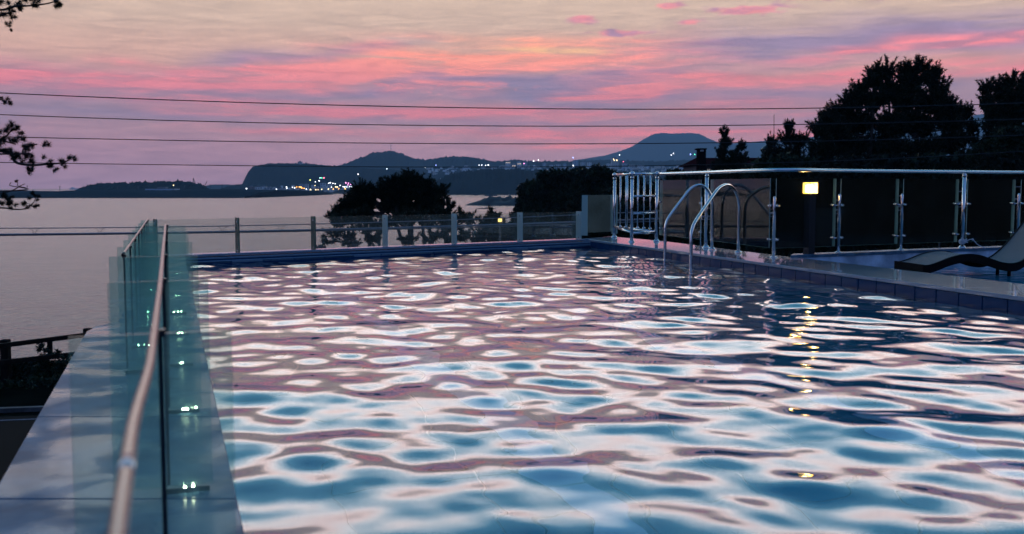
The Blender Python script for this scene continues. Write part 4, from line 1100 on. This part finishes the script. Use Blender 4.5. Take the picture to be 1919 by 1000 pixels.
def bush(name, label, lobes, D, seed, nl=.10, nw=.05, dens=1.0):
    rng = np.random.default_rng(seed); c0 = PD(lobes[0][0], lobes[0][1], D); c0.z = -5.6
    root = empty(name, c0, label, 'shrub'); Vs = []; bm = bmesh.new()
    for px_, py_, rx, ry in lobes:
        c = np.array(PD(px_, py_, D)); R = np.array([rx, rx, ry])*D/F; n = int(rx*ry*dens*.16)+6
        u = rng.normal(size=(n, 3)); u /= np.linalg.norm(u, axis=1, keepdims=True)
        Vs.append(needles(c+u*R*rng.uniform(.2,1,(n,1)), u, np.full(n, .15), 12, nl, nw, rng, .2)); limb(bm, Vector((c[0]*.5+c0.x*.5, D, -5.6)), Vector(c), .03, .01, rng)
    adopt(root, tri_obj('foliage', Vs, M_['leaf'], None)); adopt(root, from_bm('stem', bm, M_['bark']))
bush('shrub', 'thin leafy shrub growing up through the wooden fence', [(82,650,9,7),(92,668,8,6),(75,680,12,9),(100,690,20,12),(85,700,22,10),(122,678,14,10),(132,690,12,14),(115,700,24,10),(105,665,6,6)], 34.5, 5, .13, .06, 1.2)
bush('shrub', 'dense dark shrub mass behind the wooden fence at the left edge', [(0,700,45,18),(30,695,30,14),(50,705,30,18),(20,715,60,18),(70,718,40,10),(-40,700,50,22)], 34, 6, .16, .10, 3.0)
bush('shrub', 'low dark shrub below the fence by the ledge', [(130,715,40,8),(90,722,50,8),(30,725,60,10)], 33, 7, .16, .10, 2.5)

# ------------------------------------------------------------------ house with the red roof
def house():
    D = 78.0; root = empty('house', PD(1390, 345, D), 'house with a dark red tiled roof and a tower-like chimney behind the small pine', 'house')
    s = D/F
    def bx(name, x0, x1, y0, y1, dy0, dy1, m, parent=None):
        a = PD(x0, y1, D); b = PD(x1, y0, D); bm = bmesh.new(); box(bm, (a.x, D+dy0, a.z), (b.x, D+dy1, b.z)); o = from_bm(name, bm, m)
        adopt(root, o); return o
    wall = mat('house_wall', (.10,.10,.13), .8, spec=0.0, noise=(1,.2,(.10,.10,.13),5)); roofm = mat('red_roof_tiles', (.030,.007,.009), .9, spec=0.0, noise=(3,.2,(.018,.005,.007),5)); dk = mat('dark_brick', (.008,.006,.008), .9, spec=0.0); win = mat('dim_window', (.02,.02,.03), .1, emis=((.75,.7,.75), .28))
    bx('wall', 1312, 1500, 309, 420, 0, 8, wall)
    bx('chimney', 1305, 1320.5, 280, 420, -.6, .4, dk); bx('chimney_cap', 1304, 1321.5, 278, 280.5, -.7, .5, dk); bx('chimney_vent', 1309.5, 1315.5, 281, 284, -.72, -.58, mat('vent_light', (.3,.32,.36), .5))
    a = PD(1303, 309, D); b = PD(1508, 309, D); t0 = PD(1322, 292.5, D); t1 = PD(1500, 292.5, D)
    bm = bmesh.new(); V = [bm.verts.new(v) for v in ((a.x, D-.5, a.z), (b.x, D-.5, b.z), (t1.x, D+4, t1.z), (t0.x, D+4, t0.z), (a.x, D+8.5, a.z), (b.x, D+8.5, b.z))]
    for q in ((0,1,2,3),(3,2,5,4),(0,3,4),(1,5,2),(0,4,5,1)): bm.faces.new([V[i] for i in q])
    adopt(root, from_bm('roof', bm, roofm))
    bx('eave', 1306, 1504, 307.5, 309.2, -.55, -.5, mat('pale_eave', (.12,.12,.15), .9, spec=0.0))
    for x in (1324, 1337, 1351, 1365, 1383, 1397, 1411, 1425):
        w = bx('window', x, x+9, 316, 326, -.08, .02, dk); v = bx('pane', x+1, x+8, 317, 325, -.10, -.081, win)
house()
def pole():
    D = 96; a = PD(1450.5, 330, D); b = PD(1450.5, 214, D); bm = bmesh.new(); tube(bm, [(a.x, D, -6), a, b], [.06,.05,.025], 6); o = from_bm('antenna_pole', bm, M_['dark']); tag(o, 'thin bare antenna pole standing behind the medium pine', 'pole')
    root = empty('roof_lantern', PD(1438, 300, D), 'small domed roof turret behind the left side of the medium pine', 'turret')
    c = PD(1438, 281, D); bm = bmesh.new(); lathe(bm, (c.x, D, c.z), [(.62,0),(.6,.1),(.42,.32),(.15,.48),(.02,.52)], 14); adopt(root, from_bm('dome', bm, M_['dark']))
    bm = bmesh.new(); lathe(bm, (c.x, D, -6), [(.45,0),(.45,c.z+6)], 12); adopt(root, from_bm('drum', bm, mat('turret_wall', (.12,.13,.16), .8)))
pole()
for (x, y, D, s, lb) in ((937, 412, 33.0, 1.5, 'small lit yellow garden lamp seen through the far glass fence'), (1763, 373, 46.5, .75, 'small dim orange garden lamp glowing among the trees behind the lounger')):
    c = PD(x, y, D); root = empty('garden_lamp', (c.x, c.y, -5.8), lb, 'lamp')
    m = mat('yellow_lamp', (1,.8,.3), .5, emis=((1,.68,.18), 1.6)) if s > 1 else mat('orange_lamp', (.9,.4,.1), .5, emis=((1,.30,.04), .9))
    w = .062 if s > 1 else .17
    bm = bmesh.new(); box(bm, (c.x-w, c.y-w, c.z-w*.9), (c.x+w, c.y+w, c.z+w*.9 if s > 1 else c.z+w*.2)); adopt(root, from_bm('lantern', bm, m))
    bm = bmesh.new(); box(bm, (c.x-w*1.2, c.y-w*1.2, c.z+w*.9 if s > 1 else c.z+w*.21), (c.x+w*1.2, c.y+w*1.2, c.z+w*1.2)); adopt(root, from_bm('cap', bm, M_['dark']))
    bm = bmesh.new(); tube(bm, [(c.x, c.y, -5.8), (c.x, c.y, c.z-w*.9)], .03, 8); adopt(root, from_bm('post', bm, M_['dark']))

# ------------------------------------------------------------------ the town across the bay
def town():
    r = random.Random(12)
    walls = [mat('town_wall_%s' % n, c, .8, noise=(.05,.2,tuple(x*.7 for x in c),4)) for n, c in (('white',(.80,.82,.85)),('grey',(.5,.53,.58)),('beige',(.6,.52,.48)),('brown',(.22,.13,.13)),('blue',(.40,.50,.65)))]
    roofm = mat('town_roof', (.12,.12,.14), .8)
    glassm = mat('town_window', (.03,.035,.045), .2)
    litm = mat('lit_window', (.8,.6,.4), .5, emis=((1,.72,.42), 1.0))
    cache = {}
    def building(px, D, w, h, label, wm=None, z=None, cat='building', lit=0, group='buildings of the town across the bay'):
        s = D/F; W = w*s; H = h*s; dp = max(W*.6, 8)
        D = D + (r.uniform(-120, 60) if z is None and px > 800 else 0); X = (px-CX)/F*D; Z = (gz(D, px) + (r.uniform(-14, 3) if px > 800 else 0)) if z is None else z
        root = empty('town_building', (X, D, Z), label, cat, group)
        bm = bmesh.new(); box(bm, (-W/2, 0, -4), (W/2, dp, H)); o = from_bm('wall', bm, wm or r.choice(walls)); o.parent = root
        bm = bmesh.new(); box(bm, (-W/2-.3, -.3, H), (W/2+.3, dp+.3, H+.5)); box(bm, (-W*.15, dp*.3, H+.5), (W*.15, dp*.7, H+2.6)); o = from_bm('roof', bm, roofm); o.parent = root
        nc = max(2, int(W/5)); nr = max(1, int(H/4.2)); 
        for rw in range(nr):
            bm = bmesh.new()
            for c in range(nc):
                x0 = -W/2 + (c+.22)*W/nc; x1 = -W/2 + (c+.78)*W/nc; z0 = H*(rw+.3)/nr; box(bm, (x0, -.12, z0), (x1, -.02, z0+H/nr*.42))
            o = from_bm('window_row', bm, litm if r.random() < lit else glassm, kind='stuff'); o.parent = root
        return root
    # on the waterfront and the slope
    specs = []
    adj = ['white', 'grey', 'brown', 'blue-grey', 'beige']
    def lab(kind, where): return f'{kind} {where}'
    wf = [(472,1960,12,10,3,'dark block at the left end of the waterfront town'),(484,1960,9,9.5,0,'narrow pale block second on the waterfront'),(494,1960,12,10,0,'pale waterfront block below the cliff edge'),(504,1950,16,8.5,1,'wide grey waterfront hall below the cliff'),
          (523,1950,24,7,1,'long low grey shed on the waterfront below the cliff'),(565,2300,7,8,4,'slim pale building below the clifftop hotel'),(575,2300,8,8,1,'grey building with a yellow light beside it'),
          (587,2250,6,7,0,'small pale building right of the yellow light'),(606,2350,10,9,4,'building carrying the green neon light'),(618,2400,8,7,0,'small pale building right of the green neon'),(641,2450,8,9,3,'brown block in the middle of the waterfront town'),
          (655,2300,14,6,0,'low white hall lit in pink by the shore'),(552,2100,7,5,1,'low grey house by the orange lights'),(595,2050,9,5,3,'low brown house on the promenade'),(628,2050,10,5,1,'low grey house behind the promenade lamps'),
          (816,2700,8,6,0,'pale low block left of the white tower block'),(826,2750,5,7,4,'narrow beige block on the wooded slope'),(838,2800,7,8,0,'pale block halfway up the slope behind the shore pine'),(846,2800,6,14,1,'slim grey tower block on the slope'),
          (862,2800,7,7,0,'pale block beside the slim grey tower'),(874,2900,6,13,0,'white stepped block among trees'),(884,2900,8,9,1,'grey block right of the white stepped one'),(901,2800,9,15,3,'dark brown tower, left of a pair'),(915,2800,10,14,3,'dark brown tower, right of a pair'),
          (930,3300,7,9,1,'grey apartment slab right of the brown towers'),(941,3300,8,10,4,'beige apartment slab behind the wooded coast'),(952,3350,9,12,0,'pale apartment tower above the wooded coast'),(963,3350,7,10,1,'grey apartment tower above the wooded coast'),
          (973,3400,8,11,0,'pale apartment block left of the dark wood'),(984,3400,8,12,1,'grey apartment block left of the dark wood'),(980,3800,7,8,4,'orange-tinted block on the skyline'),(996,3500,8,8,4,'low beige block above the dark wood'),(1008,3500,8,9,0,'pale block above the dark wood'),
          (1020,3500,6,9,1,'grey block above the dark wood'),(1034,3500,9,8,0,'low pale block above the dark wood'),(1046,3400,8,10,1,'grey block on the skyline above the wood'),(1058,3500,6,9,4,'narrow beige block on the skyline above the wood'),
          (1078,3400,10,14,4,'blue-lit apartment tower on the skyline'),(1092,3450,9,10,1,'grey block right of the blue-lit tower'),(1104,3450,8,12,0,'pale tower block above the wood'),(1118,3400,9,13,4,'beige tower block right of the pale one'),(1130,3400,8,13,1,'grey tower block right of the beige one'),
          (1140,3400,7,14,0,'pale tower block left of the lit tower'),(1152,3300,14,20,1,'tall grey tower with lit floors above the railing corner'),(1170,3300,9,10,4,'beige block right of the tall lit tower'),(1184,3300,10,9,1,'grey block in the dip right of the lit tower'),
          (1200,3350,12,8,0,'low pale block under the flat-topped mountain'),(1218,3300,9,7,1,'low grey block under the flat-topped mountain'),(1238,3350,10,8,4,'low beige block left of the white hall'),(1273,2900,20,14,0,'white hall with a rooftop aerial right of the flat-topped mountain'),(1290,2900,9,9,1,'grey annex of the white hall with the aerial')]
    for k, (px, D, w, h, wi, lb) in enumerate(wf):
        building(px, D, w, h, lb, walls[wi], lit=.03)
    bm = bmesh.new(); rr = random.Random(8)
    for _ in range(420):
        if rr.random() < .75: px = rr.uniform(800, 1330); D = rr.uniform(2420, 3700)
        else: px = rr.uniform(500, 690); D = rr.uniform(1990, 2400)
        q = D/F; W = rr.uniform(2.0, 6.5)*q; H = rr.uniform(1.4, 4.5 if px < 930 else 6.5)*q; X = (px-CX)*q; Z = gz(D, px)
        box(bm, (X-W/2, D, Z-5), (X+W/2, D+W*.7, Z+H), mi=rr.choice((0, 0, 1, 2, 3)))
    from_bm('distant_town_houses', bm, walls[:3] + [walls[4]], kind='stuff')
    # hotel on the cliff and the shed on the spit
    building(556, 2740, 12, 3.6, 'low left wing of the hotel on the clifftop', walls[1], z=60, lit=0); building(564, 2735, 8, 7.5, 'central tower of the hotel on the clifftop', walls[1], z=60, lit=0); building(575, 2740, 14, 4.2, 'low right wing of the hotel on the clifftop', walls[3], z=60, lit=0)
    building(301, 1330, 54, 10, 'long pale warehouse on the spit in front of the pines', walls[4], z=-8, cat='warehouse', group='buildings on the spit'); building(251, 1330, 13, 3.6, 'low shed on the spit left of the warehouse', walls[1], z=-8, cat='shed', group='buildings on the spit')
    building(432, 1700, 26, 4, 'long low pale building on the spit towards the town', walls[0], z=-8, group='buildings on the spit')
    # rooftop aerial
    # lights
    def lamp(px, py, D, col, st, rad, label, kind='street_lamp'):
        c = PD(px, py, D); root = empty(kind, (c.x, c.y, max(SEA, c.z-9)), label, 'lamp', 'lights of the town across the bay')
        key = (col, st)
        if key not in cache: cache[key] = mat('town_light', col, .5, emis=(col, st))
        R = rad*.78*D/F
        bm = bmesh.new(); ball(bm, (0,0,c.z-root.location.z), R, 8); o = from_bm('lamp_globe', bm, cache[key]); o.parent = root
        bm = bmesh.new(); tube(bm, [(0,0,0),(0,0,c.z-root.location.z-R)], .25, 5); o = from_bm('pole', bm, M_['dark']); o.parent = root
    W = (.9,.95,1.0); O = (1,.45,.08); Y = (1,.75,.35); G = (.1,1,.5); Pk = (1,.35,.75); B = (.3,.4,1)
    L = [(463,357,W),(481,356,W),(518,354,W),(537,350,W),(537.5,352.5,W),(548,350.5,W),(552,351.5,W),(556,350,O),(561,350,O),(564,350.5,O),(566,352,O),(570,352.5,O),(582,355,Y),(592,355,Y),(603,354.5,Y),(615.5,354,Y),(624.5,354,O),(635,353.5,O),(647,353.5,O),(574,354,W),
         (591,340.5,W),(598,338.5,W),(599.5,333,(.5,1,.9)),(603,333,G),(607,333,(1,.2,.3)),(581,337,(.8,1,.2)),(616,343,W),(619,342,W),(624,343,W),(628,344,W),(590,347,Y),(621,350.5,W),(629,350,Y),(632,350,Y),(637,347,W),(643,349.5,W),(646,350,W),(650,350,W),(655,349.5,W),(659,350,W),(652,346,Pk),(657,345.5,Pk),(648,342,Pk),(653,343,Pk),(671,326,W),(736,323,W),
         (725,316,W),(797,313,W),(875,311,W),(898,309,W),(903,309,W),(915,309,W),(910,309.5,W),(817,309,B),(1000,301.5,W),(1009,299.5,W),(982,306,Pk),(1074,310,W),(1161,290,W),(1151,300,Y),(1156,300,Y),(1150,298,Y),(1168,302.5,(1,.15,.25)),(1074,295,B),(1258,290,W),(1262,287,W),(1294,289,B),(1296,302,W),(1298.5,312,W),(1395,287,Pk),(1302,289,G),
         (325,347,Y),(236,360.5,W),(283.5,359.5,W),(330,358.5,W),(373.5,357.5,W),(416,357,W),(370,361,W),(462,353,W)]
    names = {W:'white', O:'orange', Y:'yellow', G:'green', Pk:'pink', B:'blue'}
    def zone(x, y):
        if x < 430: return 'on the spit'
        if x < 545 or (x < 480): return 'at the left end of the waterfront below the cliff'
        if x < 700: return 'along the promenade by the water' if y > 349.2 else 'among the buildings below the cliff'
        if x < 950: return 'on the slope above the wooded coast'
        if x < 1120: return 'on the skyline above the dark wood'
        return 'in the town below the flat-topped mountain'
    ords = ['first', 'second', 'third', 'fourth', 'fifth', 'sixth', 'seventh', 'eighth', 'ninth', 'tenth', 'eleventh', 'twelfth', 'thirteenth', 'fourteenth', 'fifteenth']
    def lbl(i):
        x, y, c = L[i]; nm = names.get(c, 'greenish'); z = zone(x, y)
        same = sorted([(q[0], k) for k, q in enumerate(L) if names.get(q[2], 'greenish') == nm and zone(q[0], q[1]) == z])
        k = [q[1] for q in same].index(i)
        return f'only {nm} light {z}' if len(same) == 1 else f'{ords[k]} {nm} light from the left {z}'
    for i, (x, y, c) in enumerate(L):
        D = 1320 if x < 430 else (1900 if x < 560 or y > 349 else (2300 if x < 700 else 3150 if x < 1255 else 2850))
        if y > 358 and x > 400: D = 1880
        lamp(x, y, D, c, 4.0 if c != O else 5.0, 1.0 if i % 3 else 1.25, lbl(i))
    # hill mast, crane, poles on the spit, ship
    D = 3890; a = PD(732.5, 290, D); b = PD(732.5, 268, D); bm = bmesh.new(); tube(bm, [a, b], [1.3, .9], 6)
    for t in (.3, .55, .8): q = a.lerp(b, t); box(bm, (q.x-2.2, q.y-2.2, q.z-.6), (q.x+2.2, q.y+2.2, q.z+.6))
    o = from_bm('radio_mast', bm, M_['steel']); tag(o, 'tall thin radio mast on top of the highest wooded hill', 'mast')
    D = 1480
    def ln(name, segs, rr, lb, cat):
        bm = bmesh.new()
        for s in segs: tube(bm, [PD(x, y, D) for x, y in s], rr, 5)
        tag(from_bm(name, bm, M_['dark']), lb, cat)
    ln('harbour_crane', [[(362,345),(362,333)],[(362,333),(366,343)],[(360,345),(368,345)]], .5, 'thin harbour crane behind the pines of the spit', 'crane')
    ln('harbour_crane', [[(382,351),(388,339)],[(384,352),(384,346)]], .5, 'leaning crane jib right of the spit pines', 'crane')
    D = 1340
    mw = ['at the far left end of the spit', 'left of the low shed on the spit, standing before the sea', 'just left of the spit wood clearing', 'beside the low shed on the spit', 'just right of the long warehouse', 'right of the leaning crane jib', 'at the right end of the spit by the long low building']
    for mk, (x, y) in enumerate(((51,348),(112,349),(220,350),(259,349),(346,347),(394,346),(416,346))):
        ln('lamp_mast', [[(x,y),(x,360)],[(x-1.6,y),(x+1.6,y)]], .35, 'thin lamp mast ' + mw[mk], 'mast')
    for o in COL.objects:
        if o.name.startswith('lamp_mast'): o['group'] = 'lamp masts on the spit'
    D = 6000; c = PD(147, 352, D); root = empty('cargo_ship', (c.x, D, SEA), 'pale long ship on the horizon at the far left', 'ship'); s = D/F
    bm = bmesh.new(); box(bm, (-17*s,0,0), (17*s,20,2.2*s)); o = from_bm('hull', bm, walls[1]); o.parent = root
    bm = bmesh.new(); box(bm, (-14*s,2,2.2*s), (-10*s,18,4.2*s)); o = from_bm('bridge', bm, walls[0]); o.parent = root
town()

# ------------------------------------------------------------------ haze
def haze():
    m = bpy.data.materials.new('haze'); m.use_nodes = True; nt = m.node_tree; nt.nodes.clear()
    v = nt.nodes.new('ShaderNodeVolumePrincipled'); v.inputs['Color'].default_value = (.40,.64,.90,1); v.inputs['Density'].default_value = 1.15e-4; v.inputs['Anisotropy'].default_value = .0
    o = nt.nodes.new('ShaderNodeOutputMaterial'); nt.links.new(v.outputs[0], o.inputs['Volume'])
    bm = bmesh.new(); box(bm, (-14500,-1600,-15.5), (14500,10400,900)); h = from_bm('haze', bm, m, kind='stuff')
haze()
